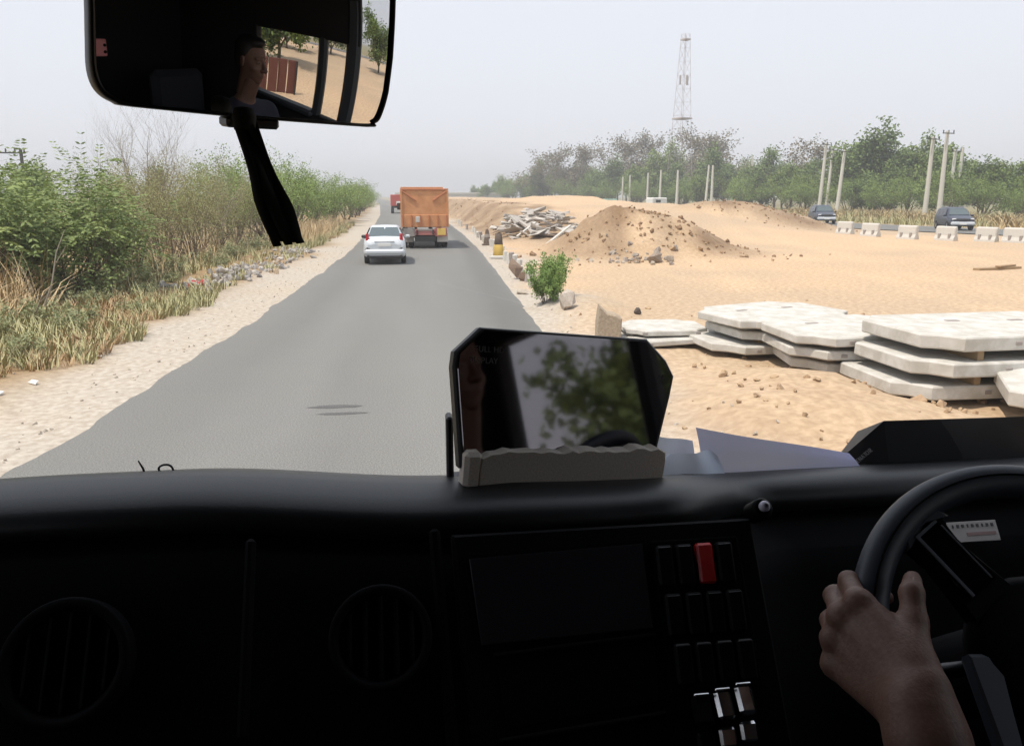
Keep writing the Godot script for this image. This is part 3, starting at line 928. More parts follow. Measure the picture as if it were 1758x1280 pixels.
# ------------------------------------------------------------------ stones, slabs, markers
func rock_mesh(sd: int, size: Vector3, jag := 0.25, flat := false) -> ArrayMesh:
	rng.seed = sd
	var mb := MB.new()
	var pts := []
	for k in 14:
		var d := dir3()
		if flat: d = Vector3(signf(d.x) * (0.6 + 0.4 * absf(d.x)), signf(d.y) * (0.9 + 0.1 * absf(d.y)), signf(d.z) * (0.6 + 0.4 * absf(d.z)))
		pts.append(d * size * 0.5 * rng.randf_range(1.0 - jag, 1.0 + jag * 0.4))
	# convex hull by testing every triangle
	for i in pts.size():
		for j in range(i + 1, pts.size()):
			for k in range(j + 1, pts.size()):
				var n: Vector3 = (pts[j] - pts[i]).cross(pts[k] - pts[i])
				if n.length_squared() < 1e-12: continue
				var pos := false
				var neg := false
				for m in pts.size():
					if m == i or m == j or m == k: continue
					var e: float = n.dot(pts[m] - pts[i])
					if e > 1e-7: pos = true
					elif e < -1e-7: neg = true
					if pos and neg: break
				if pos and neg: continue
				mb.face([pts[i], pts[j], pts[k]], -n if pos else n)
	return mb.mesh()

func tint(mesh: ArrayMesh, c: Color) -> ArrayMesh:
	var a := mesh.surface_get_arrays(0)
	var cols := PackedColorArray()
	cols.resize(a[Mesh.ARRAY_VERTEX].size())
	cols.fill(c)
	a[Mesh.ARRAY_COLOR] = cols
	var m := ArrayMesh.new()
	m.add_surface_from_arrays(Mesh.PRIMITIVE_TRIANGLES, a)
	return m

func build_left_litter() -> void:
	var heap_ := thing("rubble_heap", "low heap of grey broken stones along the left shoulder", "rubble", at_ground(-5.95, -27.5))
	var kinds := []
	for k in 6:
		kinds.append(tint(rock_mesh(200 + k, Vector3(0.34, 0.2, 0.3)), [Color(0.46, 0.45, 0.43), Color(0.58, 0.55, 0.51), Color(0.37, 0.36, 0.36)][k % 3]))
	rng.seed = 77
	for k in 150:
		var z := rng.randf_range(-4.6, 3.6)
		var x := rng.randfn(0.0, 0.42) + z * -0.06
		var up := maxf(0.0, 0.24 - absf(x) * 0.4) * (1.0 - absf(z) / 4.2)
		var o := part_mesh("stone", kinds[k % 6], M.rubble, heap_)
		o.position = Vector3(x, ground(-5.95 + x, -27.5 + z) - heap_.position.y + up * rng.randf() + 0.03, z)
		o.rotation = Vector3(rng.randf() * 6.0, rng.randf() * 6.0, rng.randf() * 6.0)
		o.scale = Vector3.ONE * rng.randf_range(0.35, 1.15)
	var heap2 := thing("rubble_heap", "flatter heap of pale stones farther along the left shoulder under the tassel", "rubble", at_ground(-5.3, -37.0))
	for k in 110:
		var z := rng.randf_range(-5.5, 5.5)
		var x := rng.randfn(0.0, 0.45)
		var o := part_mesh("stone", kinds[k % 6], M.rubble, heap2)
		o.position = Vector3(x, ground(-5.3 + x, -37.0 + z) - heap2.position.y + 0.05, z)
		o.rotation = Vector3(rng.randf() * 6.0, rng.randf() * 6.0, rng.randf() * 6.0)
		o.scale = Vector3.ONE * rng.randf_range(0.4, 1.1)
	# a red rag at the end of the heap
	var mb := MB.new()
	var rows := []
	for j in 7:
		var row := []
		for i in 9:
			var p := Vector2(i / 8.0 - 0.5, j / 6.0 - 0.5)
			row.append(Vector3(p.x * 0.75 + 0.05 * sin(j * 2.1), 0.10 + 0.09 * sin(i * 1.7 + j) * cos(j * 1.3) - 0.16 * p.length_squared(), p.y * 0.5 + 0.05 * cos(i * 1.9)))
		rows.append(row)
	mb.grid(rows, false, true)
	var rag := part("red_rag", mb, M.red_cloth, self)
	rag.position = at_ground(-6.35, -25.1, 0.02)
	rag.rotation = Vector3(0.1, 0.7, 0.15)
	M.red_cloth.cull_mode = BaseMaterial3D.CULL_DISABLED
	tag(rag, "crumpled red cloth lying at the near end of the rubble heap", "cloth")
	var bits := [[-4.75, -40.5, 0.3, "white crumpled bag on the shoulder beyond the rubble heaps"], [-5.75, -11.7, 0.16, "small white scrap nearest the left corner of the shoulder"], [-5.6, -12.4, 0.2, "small white scrap on the shoulder, second from the near end"], [-5.35, -14.4, 0.13, "white pebble-like scrap halfway along the near shoulder"], [-5.7, -22.4, 0.18, "white scrap just before the red cloth"], [-5.0, -33.0, 0.16, "white scrap between the two rubble heaps"]]
	var k := 0
	for b in bits:
		var o := part_mesh("litter_scrap", rock_mesh(300 + k, Vector3(1.0, 0.5, 0.7), 0.35), M.white_paint, self)
		o.position = at_ground(b[0], b[1], -b[2] * 0.12)
		o.scale = Vector3.ONE * b[2]
		o.rotation.y = k * 1.3
		tag(o, b[3], "litter", "white litter on the left shoulder")
		k += 1
	# a dead pale stem leaning in front of the lush bush
	for s in [[Vector3(-8.0, 0.0, -18.4), Vector3(-7.45, 2.0, -18.9), "thin pale dead stem standing before the lush bush"], [Vector3(-7.9, 0.0, -17.4), Vector3(-7.1, 0.95, -17.0), "short pale dead stem leaning right beside the weeds"]]:
		mb = MB.new()
		var a: Vector3 = s[0]
		a.y = ground(a.x, a.z) - 0.05
		var b: Vector3 = s[1]
		mb.tube([Vector3.ZERO, (b - a) * 0.4 + Vector3(0.05, 0, 0), (b - a) * 0.75 + Vector3(-0.03, 0, 0.03), b - a], [0.022, 0.018, 0.013, 0.006], 5)
		mb.tube([(b - a) * 0.6, (b - a) * 0.75 + Vector3(0.2, 0.15, 0.05)], [0.010, 0.004], 4)
		var o := part("dead_stem", mb, M.bark_pale, self)
		o.position = a
		tag(o, s[2], "stem", "dead stems on the verge")

func build_gravel() -> void:
	rng.seed = 611
	for v in 2:
		var mm := MultiMesh.new()
		mm.transform_format = MultiMesh.TRANSFORM_3D
		mm.mesh = tint(rock_mesh(700 + v, Vector3(0.05, 0.03, 0.045)), [Color(0.57, 0.52, 0.45), Color(0.49, 0.44, 0.38)][v])
		mm.instance_count = [300, 120][v]
		for k in [300, 120][v]:
			var z := -5.0 - pow(rng.randf(), 1.6) * 40.0
			var left := rng.randf() < 0.7
			var x: float = along(ROAD_L, z) - 0.05 - absf(rng.randfn(0.0, 0.9)) if left else along(ROAD_R, z) + 0.1 + absf(rng.randfn(0.0, 0.6))
			mm.set_instance_transform(k, Transform3D(Basis.from_euler(Vector3(rng.randf() * 6, rng.randf() * 6, rng.randf() * 6)).scaled(Vector3.ONE * rng.randf_range(0.4, 1.5)), Vector3(x, ground(x, z) + 0.006, z)))
		var o := MultiMeshInstance3D.new()
		o.name = numbered("gravel")
		o.multimesh = mm
		o.material_override = M.rubble
		add_child(o, true)
		tag(o, ["pale grit", "darker grit"][v] + " strewn over both shoulders of the road", "gravel", "", "stuff")

func build_heap_clods() -> void:
	# lumps of tipped earth on the heaps and on the flank of the embankment
	rng.seed = 812
	for v in 3:
		var spots := []
		while spots.size() < 230:
			var x := 0.0
			var z := 0.0
			var r := rng.randf()
			if r < 0.5:
				x = rng.randfn(11.6, 2.6); z = rng.randfn(-36.5, 2.2)
			elif r < 0.75:
				z = rng.randf_range(-150.0, -48.0); x = along(ROAD_R, z) + rng.randf_range(1.8, 6.5)
			else:
				x = rng.randfn(29.5, 3.4); z = rng.randfn(-61.0, 1.8)
			spots.append([Vector3(x, ground(x, z) + 0.02, z), Vector3(rng.randf() * 6, rng.randf() * 6, rng.randf() * 6), rng.randf_range(0.22, 0.8) * (1.0 if rng.randf() < 0.92 else 1.7)])
		var mm := MultiMesh.new()
		mm.transform_format = MultiMesh.TRANSFORM_3D
		mm.mesh = tint(rock_mesh(820 + v, Vector3(0.34, 0.22, 0.3)), [Color(0.37, 0.25, 0.15), Color(0.45, 0.315, 0.195), Color(0.32, 0.215, 0.13)][v])
		mm.instance_count = spots.size()
		for k in spots.size():
			mm.set_instance_transform(k, Transform3D(Basis.from_euler(spots[k][1]).scaled(Vector3.ONE * spots[k][2]), spots[k][0]))
		var o := MultiMeshInstance3D.new()
		o.name = numbered("heap_clods")
		o.multimesh = mm
		o.material_override = M.rubble
		add_child(o, true)
		tag(o, ["reddish brown", "light brown", "dark brown"][v] + " lumps of earth on the spoil heaps and embankment", "clods", "", "stuff")

func cross_panel(w: float, d: float, notch: float) -> Array:
	var a := w * 0.5
	var b := d * 0.5
	return [Vector2(-a + notch, b), Vector2(a - notch, b), Vector2(a - notch * 0.55, b - notch * 0.7), Vector2(a, b - notch), Vector2(a, -b + notch), Vector2(a - notch * 0.55, -b + notch * 0.7), Vector2(a - notch, -b), Vector2(-a + notch, -b), Vector2(-a + notch * 0.55, -b + notch * 0.7), Vector2(-a, -b + notch), Vector2(-a, b - notch), Vector2(-a + notch * 0.55, b - notch * 0.7)]

func panel_at(poly: Array, thick: float, at: Vector3, turn: Vector3, label: String, holes: bool) -> void:
	var o := thing("wall_block", label, "concrete panel", at, 0.0, "precast wall panels beside the road")
	o.rotation = turn
	var mb := MB.new()
	mb.prism(poly, thick, Vector3(0, thick * 0.5, 0), Basis(Vector3.RIGHT, -PI / 2), 0.02)
	part("slab", mb, M.concrete, o)
	if holes:       # cast-in lifting pockets
		for p in [Vector2(-0.45, -0.3), Vector2(0.5, -0.2)]:
			mb = MB.new()
			mb.box(Vector3(p.x, thick + 0.003, p.y), Vector3(0.20, 0.012, 0.09), 0.003)
			part("lifting_pocket", mb, M.dust_grey, o)
	for x in [-0.5, 0.5]:
		mb = MB.new()
		mb.box(Vector3(x, thick * 0.5, poly_depth(poly) * 0.5 + 0.001), Vector3(0.09, 0.05, 0.03), 0.006)
		part("tie_strip", mb, M.dust_grey, o)

func poly_depth(poly: Array) -> float:
	var m := -9.0
	for p in poly: m = maxf(m, p.y)
	return m * 2.0

func build_slabs() -> void:
	var rung := ["bottom", "middle", "topmost"]
	var pa := cross_panel(2.35, 2.05, 0.42)
	# the farther stack: two columns of three
	var spots := [[6.65, -13.45, 0.16, "in the rear column of the long stack"], [7.0, -11.75, -0.10, "in the front column of the long stack"]]
	for s in spots:
		for k in 3:
			var y: float = 0.10 + k * 0.235
			panel_at(pa, 0.14, Vector3(s[0] + [-0.30, 0.02, -0.06][k] * (1.0 if s[2] > 0 else -0.8) + (0.10 if k == 1 else 0.0), y, s[1] + 0.04 * k), Vector3(0.0, s[2] + 0.09 * (k - 1), 0.02 * (k - 1)), "%s pale concrete panel %s" % [rung[k], s[3]], k == 2)
			if k > 0:
				for dx in [-0.55, 0.5]:
					spacer(Vector3(s[0] + dx, y - 0.047, s[1] + 0.3), 0.095, "timber spacer under the %s panel %s, %s end" % [rung[k], s[3], "road" if dx < 0 else "site"])
	var pb := cross_panel(3.3, 2.0, 0.36)
	for k in 3:
		var y: float = 0.14 + k * 0.325
		panel_at(pb, 0.185, Vector3(8.32 - 0.13 * (2 - k), y, -10.05 + 0.10 * k * (1 if k < 2 else 0)), Vector3(0.0, -0.02 + 0.03 * k, 0.0), "%s concrete panel of the nearer stack by the black carton" % rung[k], k == 2)
		if k > 0:
			for dx in [-0.9, 0.35]:
				spacer(Vector3(8.3 + dx, y - 0.07, -9.55), 0.14, "timber spacer under the %s panel of the nearer stack, %s end" % [rung[k], "road" if dx < 0 else "site"])
	panel_at(cross_panel(1.9, 1.5, 0.3), 0.2, Vector3(8.25, 0.36, -8.25), Vector3(0.10, -0.5, 0.06), "single concrete panel propped against the front of the nearer stack", false)
	panel_at(cross_panel(1.7, 1.5, 0.3), 0.10, Vector3(4.75, 0.10, -14.2), Vector3(0.0, 0.12, 0.02), "thin greenish-white slab lying left of the long stack", false)
	panel_at(cross_panel(1.55, 1.35, 0.3), 0.10, Vector3(4.85, 0.235, -14.35), Vector3(0.0, -0.04, 0.0), "upper thin greenish-white slab lying left of the long stack", false)

func spacer(at: Vector3, h: float, label: String) -> void:
	var mb := MB.new()
	mb.box(Vector3.ZERO, Vector3(0.09, h, 0.9), 0.006)
	var o := part("timber_spacer", mb, M.timber, self)
	o.position = at
	tag(o, label, "spacer", "spacers in the panel stacks")

func build_roadside_right() -> void:
	# whitewashed edge stones, some leaning
	rng.seed = 15
	var zs := [-24.2, -25.6, -27.0, -28.2, -29.8, -31.2, -32.6, -34.2, -37.6, -39.2, -41.0, -43.6, -48.0, -50.5, -53.5, -57.0, -61.0, -66.0, -72.0, -79.0]
	for k in zs.size():
		var mb := MB.new()
		var h := rng.randf_range(0.44, 0.66)
		mb.box(Vector3(0, h * 0.5, 0), Vector3(0.17, h, 0.19), 0.03)
		var z: float = zs[k]
		var o := part("edge_stone", mb, M.whitewash if k % 4 != 1 else M.dust_grey, self)
		o.position = at_ground(along(ROAD_R, z) + 0.65 + rng.randf_range(-0.08, 0.12), z, 0.05)
		o.rotation = Vector3(rng.randf_range(-0.15, 0.15), rng.randf_range(-0.5, 0.5), rng.randf_range(-0.2, 0.2))
		tag(o, "%s edge stone beside the right of the road, %s from the near end" % ["whitewashed" if k % 4 != 1 else "dusty grey", ORD[k]], "edge stone", "edge stones along the right of the road")
	# a squat brown cone
	var c := thing("traffic_cone", "dark dusty traffic cone beside the truck on the right edge", "traffic cone", at_ground(4.72, -45.0))
	c.scale = Vector3.ONE * 1.15
	var mb := MB.new()
	mb.box(Vector3(0, 0.03, 0), Vector3(0.5, 0.06, 0.5), 0.015)
	part("base", mb, M.cone_brown, c)
	mb = MB.new()
	mb.lathe(Vector3.ZERO, Basis.IDENTITY, [Vector2(0.20, 0.06), Vector2(0.19, 0.10), Vector2(0.075, 0.74), Vector2(0.05, 0.78), Vector2(0.0, 0.78)], 14)
	part("shaft", mb, M.cone_brown, c)
	mb = MB.new()
	mb.lathe(Vector3.ZERO, Basis.IDENTITY, [Vector2(0.139, 0.38), Vector2(0.145, 0.39), Vector2(0.118, 0.54), Vector2(0.11, 0.545)], 14)
	part("band", mb, M.dust_grey, c)
	# a tapered yellow and brown marker
	c = thing("road_marker", "tapered yellow marker post with a brown top at the road edge", "marker", at_ground(4.25, -35.6))
	c.scale = Vector3(1.25, 1.35, 1.25)
	var half := [[0.0, 0.46, 0.50, "yellow_worn"], [0.46, 0.82, 0.36, "cone_brown"]]
	var i := 0
	for q in half:
		mb = MB.new()
		var w0: float = [0.27, 0.20][i]
		var w1: float = [0.20, 0.15][i]
		mb.lathe(Vector3.ZERO, Basis(Vector3.UP, PI / 4), [Vector2(0.0, q[0]), Vector2(w0, q[0]), Vector2(w1, q[1]), Vector2(0.0, q[1])], 4)
		part(["foot", "top"][i], mb, M[q[3]], c)
		i += 1
	mb = MB.new()
	mb.box(Vector3(0.02, 0.05, 0.30), Vector3(0.75, 0.10, 0.35), 0.02)
	part("footing", mb, M.whitewash, c)
	# brown clods, a white rock and a broken concrete block
	var rocks := [[3.72, -26.6, Vector3(0.55, 0.95, 0.5), Color(0.30, 0.22, 0.17), "brown weathered stone at the road edge before the edge stones"], [3.95, -26.0, Vector3(0.4, 0.45, 0.4), Color(0.20, 0.14, 0.10), "dark brown clod beside the brown weathered stone"], [3.75, -18.0, Vector3(0.5, 0.62, 0.45), Color(0.55, 0.50, 0.44), "whitish rock just below the bright green bush"], [3.35, -22.3, Vector3(0.4, 0.22, 0.35), Color(0.50, 0.45, 0.38), "small pale rock at the asphalt edge left of the bush"], [5.35, -17.6, Vector3(0.2, 0.24, 0.2), Color(0.12, 0.10, 0.09), "small dark stone on the sand left of the long panel stack"], [4.15, -14.0, Vector3(0.22, 0.26, 0.22), Color(0.09, 0.08, 0.07), "black lump at the foot of the broken concrete block"], [10.3, -31.6, Vector3(0.7, 0.5, 0.6), Color(0.33, 0.27, 0.22), "grey boulder at the foot of the brown spoil heap"], [11.0, -31.9, Vector3(0.5, 0.4, 0.5), Color(0.38, 0.33, 0.28), "smaller grey boulder at the foot of the brown spoil heap"], [10.7, -32.7, Vector3(0.55, 0.55, 0.5), Color(0.42, 0.37, 0.32), "pale boulder lodged low on the brown spoil heap"]]
	var n := 0
	for r in rocks:
		var o := part_mesh("rock", tint(rock_mesh(400 + n, r[2]), r[3]), M.rubble, self)
		o.position = at_ground(r[0], r[1]) + Vector3(0, r[2].y * 0.3, 0)
		tag(o, r[4], "rock", "loose rocks on the right of the road")
		n += 1
	var peb := thing("stone_scatter", "scatter of grey stones at the foot of the brown spoil heap", "stones", at_ground(9.6, -33.0))
	rng.seed = 44
	var pk := [tint(rock_mesh(460, Vector3(0.4, 0.25, 0.34)), Color(0.40, 0.36, 0.32)), tint(rock_mesh(461, Vector3(0.34, 0.3, 0.3)), Color(0.48, 0.43, 0.37))]
	for k in 40:
		var px := rng.randfn(0.0, 0.7) + 0.4
		var pz := rng.randfn(0.0, 1.2)
		var po := part_mesh("stone", pk[k % 2], M.rubble, peb)
		po.position = Vector3(px, ground(9.6 + px, -33.0 + pz) - peb.position.y + 0.04, pz)
		po.rotation = Vector3(rng.randf() * 6, rng.randf() * 6, rng.randf() * 6)
		po.scale = Vector3.ONE * rng.randf_range(0.35, 1.1)
	rng.seed = 400
	mb = MB.new()
	mb.col = Color(0.47, 0.39, 0.30)
	mb.prism([Vector2(-0.22, 0.0), Vector2(0.23, 0.0), Vector2(0.23, 0.60), Vector2(0.12, 0.66), Vector2(-0.06, 0.70), Vector2(-0.20, 0.82), Vector2(-0.23, 0.5)], 0.36, Vector3.ZERO, Basis.IDENTITY, 0.03)
	var blk := part("concrete_block", mb, M.rubble, self)
	blk.position = at_ground(3.72, -14.1, 0.06)
	blk.rotation = Vector3(0.03, -0.15, -0.03)
	tag(blk, "broken upright tan concrete block by the road left of the panels", "block")
	# clods scattered over the loose bank
	var kinds := []
	for k in 5:
		kinds.append(tint(rock_mesh(500 + k, Vector3(0.2, 0.13, 0.18)), [Color(0.48, 0.345, 0.22), Color(0.54, 0.40, 0.26), Color(0.43, 0.31, 0.20)][k % 3]))
	rng.seed = 91
	for v in 3:
		var mm := MultiMesh.new()
		mm.transform_format = MultiMesh.TRANSFORM_3D
		mm.mesh = kinds[v]
		mm.instance_count = 95
		for k in 95:
			var z := rng.randf_range(-20.0, -4.5) if k > 70 else rng.randf_range(-13.0, -4.5)
			var x := along(ROAD_R, z) + 0.5 + rng.randf() * (6.0 if k <= 70 else 8.0)
			mm.set_instance_transform(k, Transform3D(Basis.from_euler(Vector3(rng.randf() * 6, rng.randf() * 6, rng.randf() * 6)).scaled(Vector3.ONE * rng.randf_range(0.15, 0.75) * (1.0 if rng.randf() < 0.8 else 1.6)), Vector3(x, ground(x, z) + 0.01, z)))
		var o := MultiMeshInstance3D.new()
		o.name = numbered("earth_clods")
		o.multimesh = mm
		o.material_override = M.rubble
		add_child(o, true)
		tag(o, ["sandy clods", "pale crumbs of earth", "brown crumbs of earth"][v] + " scattered over the loose bank right of the road", "clods", "", "stuff")

func build_site() -> void:
	# broken slabs tipped on the flank of the embankment
	var o := thing("slab_rubble", "tip of grey broken slabs between the embankment and the brown heap", "rubble", at_ground(9.3, -51.0))
	rng.seed = 31
	var kinds := []
	for k in 5:
		kinds.append(tint(rock_mesh(600 + k, Vector3(1.5, 0.22, 1.1), 0.3, true), [Color(0.54, 0.52, 0.49), Color(0.62, 0.59, 0.55), Color(0.47, 0.45, 0.43)][k % 3]))
	for k in 110:
		var x := rng.randf_range(-2.6, 2.6)
		var z := rng.randf_range(-8.5, 4.0)
		var s := part_mesh("broken_slab", kinds[k % 5], M.rubble, o)
		s.position = Vector3(x, ground(9.3 + x, -51.0 + z) - o.position.y + rng.randf_range(0.0, 0.4) + 0.8 * maxf(0.0, 1.0 - (Vector2(x / 2.8, (z + 2.0) / 6.5)).length()), z)
		s.rotation = Vector3(rng.randfn(0.15, 0.2), rng.randf() * TAU, rng.randfn(0.0, 0.22))
		s.scale = Vector3.ONE * rng.randf_range(0.35, 0.95)
	for q in [[7.6, -49.0, 0.65, 1.9, "pale plank leaning left on the broken slabs"], [8.9, -45.2, 0.75, 2.3, "pale plank leaning on the near side of the broken slabs"]]:
		var mb := MB.new()
		mb.box(Vector3.ZERO, Vector3(0.16, 0.10, q[3]), 0.01)
		var p := part("loose_plank", mb, M.whitewash, self)
		p.position = at_ground(q[0], q[1]) + Vector3(0, 0.42, 0)
		p.rotation = Vector3(0.45, -0.9, 0.0)
		tag(p, q[4], "plank", "planks on the broken slabs")
	var mb := MB.new()
	mb.box(Vector3(0, 0.05, 0), Vector3(2.3, 0.10, 0.28), 0.01)
	mb.box(Vector3(0.4, 0.14, 0.02), Vector3(1.2, 0.06, 0.2), 0.01, Basis(Vector3.UP, 0.2))
	var pl := part("timber_plank", mb, M.timber, self)
	pl.position = at_ground(22.4, -27.3)
	pl.rotation.y = 0.25
	tag(pl, "dark timber plank lying alone on the open sand", "plank")
	# white concrete barriers along the far carriageway
	var names_ := ["first", "second", "third", "fourth", "fifth", "sixth", "seventh", "eighth", "ninth", "tenth", "eleventh", "twelfth"]
	var line := [[32.2, -54.8], [31.6, -50.6], [32.2, -47.4], [33.8, -45.9], [35.4, -44.4], [36.3, -43.0], [37.0, -41.5], [37.7, -40.0], [38.4, -38.5], [39.1, -37.0], [39.8, -35.5], [40.5, -34.0]]
	for k in line.size():
		var b := thing("concrete_barrier", "white concrete barrier block by the far carriageway, %s from the far end" % names_[k], "barrier", Vector3(line[k][0], maxf(ground(line[k][0], line[k][1]), -0.05) - 0.04, line[k][1]), -1.15, "white barriers along the far carriageway")
		mb = MB.new()
		var h := 0.92
		mb.prism([Vector2(-0.30, 0.0), Vector2(0.30, 0.0), Vector2(0.28, 0.16), Vector2(0.18, 0.36), Vector2(0.14, h - 0.08), Vector2(0.08, h), Vector2(-0.08, h), Vector2(-0.14, h - 0.08), Vector2(-0.18, 0.36), Vector2(-0.28, 0.16)], 1.25 if k < 5 else 1.55, Vector3.ZERO, Basis(Vector3.UP, PI / 2), 0.06)
		part("body", mb, M.whitewash, b)
		for dx in [-0.32, 0.32]:
			mb = MB.new()
			mb.box(Vector3(dx, 0.30, 0.21), Vector3(0.15, 0.34, 0.14), 0.02)
			part("fork_slot", mb, M.dust_grey, b)
			mb = MB.new()
			mb.box(Vector3(dx, 0.30, -0.21), Vector3(0.15, 0.34, 0.14), 0.02)
			part("fork_slot", mb, M.dust_grey, b)
	# utility poles
	var poles := [[60.9, -86.9, 9.4], [61.2, -84.8, 9.9], [71.9, -97.8, 8.7], [78.3, -105.2, 9.4], [62.2, -113.6, 10.4], [68.6, -123.1, 10.2], [60.5, -105.6, 9.0], [77.1, -165.4, 10.7], [81.2, -180.3, 11.7], [58.6, -147.2, 8.4], [63.2, -162.1, 9.0], [52.0, -148.1, 7.5], [56.9, -173.3, 8.3], [57.2, -183.6, 8.0], [57.4, -199.1, 7.9], [56.9, -204.4, 7.5], [59.1, -229.9, 7.7], [60.4, -240.1, 7.9], [62.0, -250.2, 7.9], [71.6, -300.6, 8.3]]
	for k in poles.size():
		var p: Array = poles[k]
		var t := thing("utility_pole", "pale concrete utility pole beyond the far carriageway, %s from the near end" % ORD[k], "utility pole", Vector3(p[0], -0.1, p[1]), 0.3, "utility poles beyond the far carriageway")
		mb = MB.new()
		mb.tube([Vector3.ZERO, Vector3(0, p[2], 0)], [0.30, 0.19], 8)
		part("post", mb, M.pole, t)
		if k in [0, 1, 2, 4, 5, 6, 7]:
			mb = MB.new()
			mb.box(Vector3(0, p[2] - 0.25, 0.15), Vector3(1.9, 0.10, 0.10), 0.01)
			part("crossarm", mb, M.dark_steel, t)
			for dx in [-0.85, 0.0, 0.85]:
				mb = MB.new()
				mb.lathe(Vector3(dx, p[2] - 0.2, 0.15), Basis.IDENTITY, [Vector2(0.02, 0.0), Vector2(0.07, 0.08), Vector2(0.04, 0.14), Vector2(0.08, 0.2), Vector2(0.0, 0.34)], 8)
				part("insulator", mb, M.dark_steel, t)
		t.rotation.z = [0.0, 0.015, 0.0, -0.02, -0.04, -0.05, -0.06, 0.02, 0.0, 0.01, -0.05, 0.0, -0.01, -0.01, 0.0, -0.02, 0.02, 0.02, 0.03, 0.0][k]
	# a pole with a crossarm behind the left bushes
	var hp := thing("utility_pole", "dark pole crossarm with insulators above the bushes at upper left", "utility pole", Vector3(-37.9, -0.1, -88.0), 0.25)
	mb = MB.new()
	mb.tube([Vector3.ZERO, Vector3(0, 7.4, 0)], [0.22, 0.15], 8)
	part("post", mb, M.dark_steel, hp)
	mb = MB.new()
	mb.box(Vector3(-0.9, 7.0, 0), Vector3(2.6, 0.14, 0.14), 0.01)
	part("crossarm", mb, M.dark_steel, hp)
	for dx in [-2.1, -1.3, -0.5, 0.3]:
		mb = MB.new()
		mb.lathe(Vector3(dx, 7.05, 0), Basis.IDENTITY, [Vector2(0.03, 0.0), Vector2(0.1, 0.1), Vector2(0.05, 0.2), Vector2(0.1, 0.28), Vector2(0.0, 0.4)], 8)
		part("insulator", mb, M.dark_steel, hp)
	lattice_tower(Vector3(71.5, 0, -202.4), 42.0, 5.6, 1.5, 13, "tall slender steel lattice tower rising behind the brownish trees")
	# things far off on the works
	var van := thing("site_cabin", "small white cabin on the far crest of the works", "cabin", Vector3(48.2, ground(48.2, -148.0), -148.6), 0.3)
	mb = MB.new()
	mb.box(Vector3(0, 1.5, 0), Vector3(3.4, 1.7, 2.2), 0.15)
	part("body", mb, M.white_paint, van)
	mb = MB.new()
	mb.box(Vector3(-0.4, 1.7, 1.11), Vector3(1.1, 0.5, 0.04), 0.01)
	part("window", mb, M.dark_glass, van)
	for dx in [-1.0, 1.0]:
		mb = MB.new()
		mb.lathe(Vector3(dx, 0.45, 0.9), Basis(Vector3.RIGHT, PI / 2), [Vector2(0.0, -0.12), Vector2(0.45, -0.12), Vector2(0.45, 0.12), Vector2(0.0, 0.12)], 12)
		part("wheel", mb, M.rubber, van)
	var st := thing("slab_stack", "low grey stack of long slabs on the far side of the works", "slab stack", Vector3(44.5, ground(44.5, -107.0), -107.5), 0.62)
	for k in 5:
		mb = MB.new()
		mb.box(Vector3(0.5 * sin(k * 2.0), 0.5 + 0.3 * k, 0), Vector3(10.5 - k * 0.9, 0.18, 2.6), 0.03)
		part("slab", mb, M.concrete, st)
	for dx in [-4.0, 0.0, 4.0]:
		mb = MB.new()
		mb.box(Vector3(dx, 0.2, 0), Vector3(0.3, 0.42, 2.4), 0.02)
		part("bearer", mb, M.timber, st)
	# the concrete flyover where the works end
	var fl := thing("flyover", "pale concrete flyover behind the orange truck at the horizon", "bridge", Vector3(20.0, -0.2, -338.0), 0.05)
	mb = MB.new()
	mb.box(Vector3(0, 1.9, 0), Vector3(46, 3.2, 6), 0.1)
	part("deck", mb, M.concrete, fl)
	mb = MB.new()
	mb.box(Vector3(0, 3.75, 3.1), Vector3(46, 0.7, 0.3), 0.05)
	part("parapet", mb, M.whitewash, fl)
	var net := MB.new()
	net.box(Vector3(0, 0.55, 0), Vector3(7.0, 0.8, 1.4), 0.2)
	var nt := part("tarpaulin_pile", net, M.green_net, self)
	nt.position = Vector3(53.0, ground(53.0, -208.0) + 0.9, -208.0)
	tag(nt, "pale green tarpaulin bundle at the feet of the distant poles", "tarpaulin")
	# corrugated barricade right of the cab, in the mirror
	var bar := thing("sheet_barricade", "rusty corrugated barricade on the sand, reflected in the mirror", "barricade", at_ground(9.5, 4.5), 0.75)
	for k in 9:
		mb = MB.new()
		mb.box(Vector3(-4.0 + k * 0.5, 0.75, 0.06 * (k % 2)), Vector3(0.46, 1.5, 0.05), 0.01)
		part("sheet", mb, M.rust_sheet, bar)
	for k in 3:
		mb = MB.new()
		mb.box(Vector3(-3.8 + k * 2.0, 0.7, -0.12), Vector3(0.08, 1.6, 0.08), 0.01)
		part("post", mb, M.dark_steel, bar)

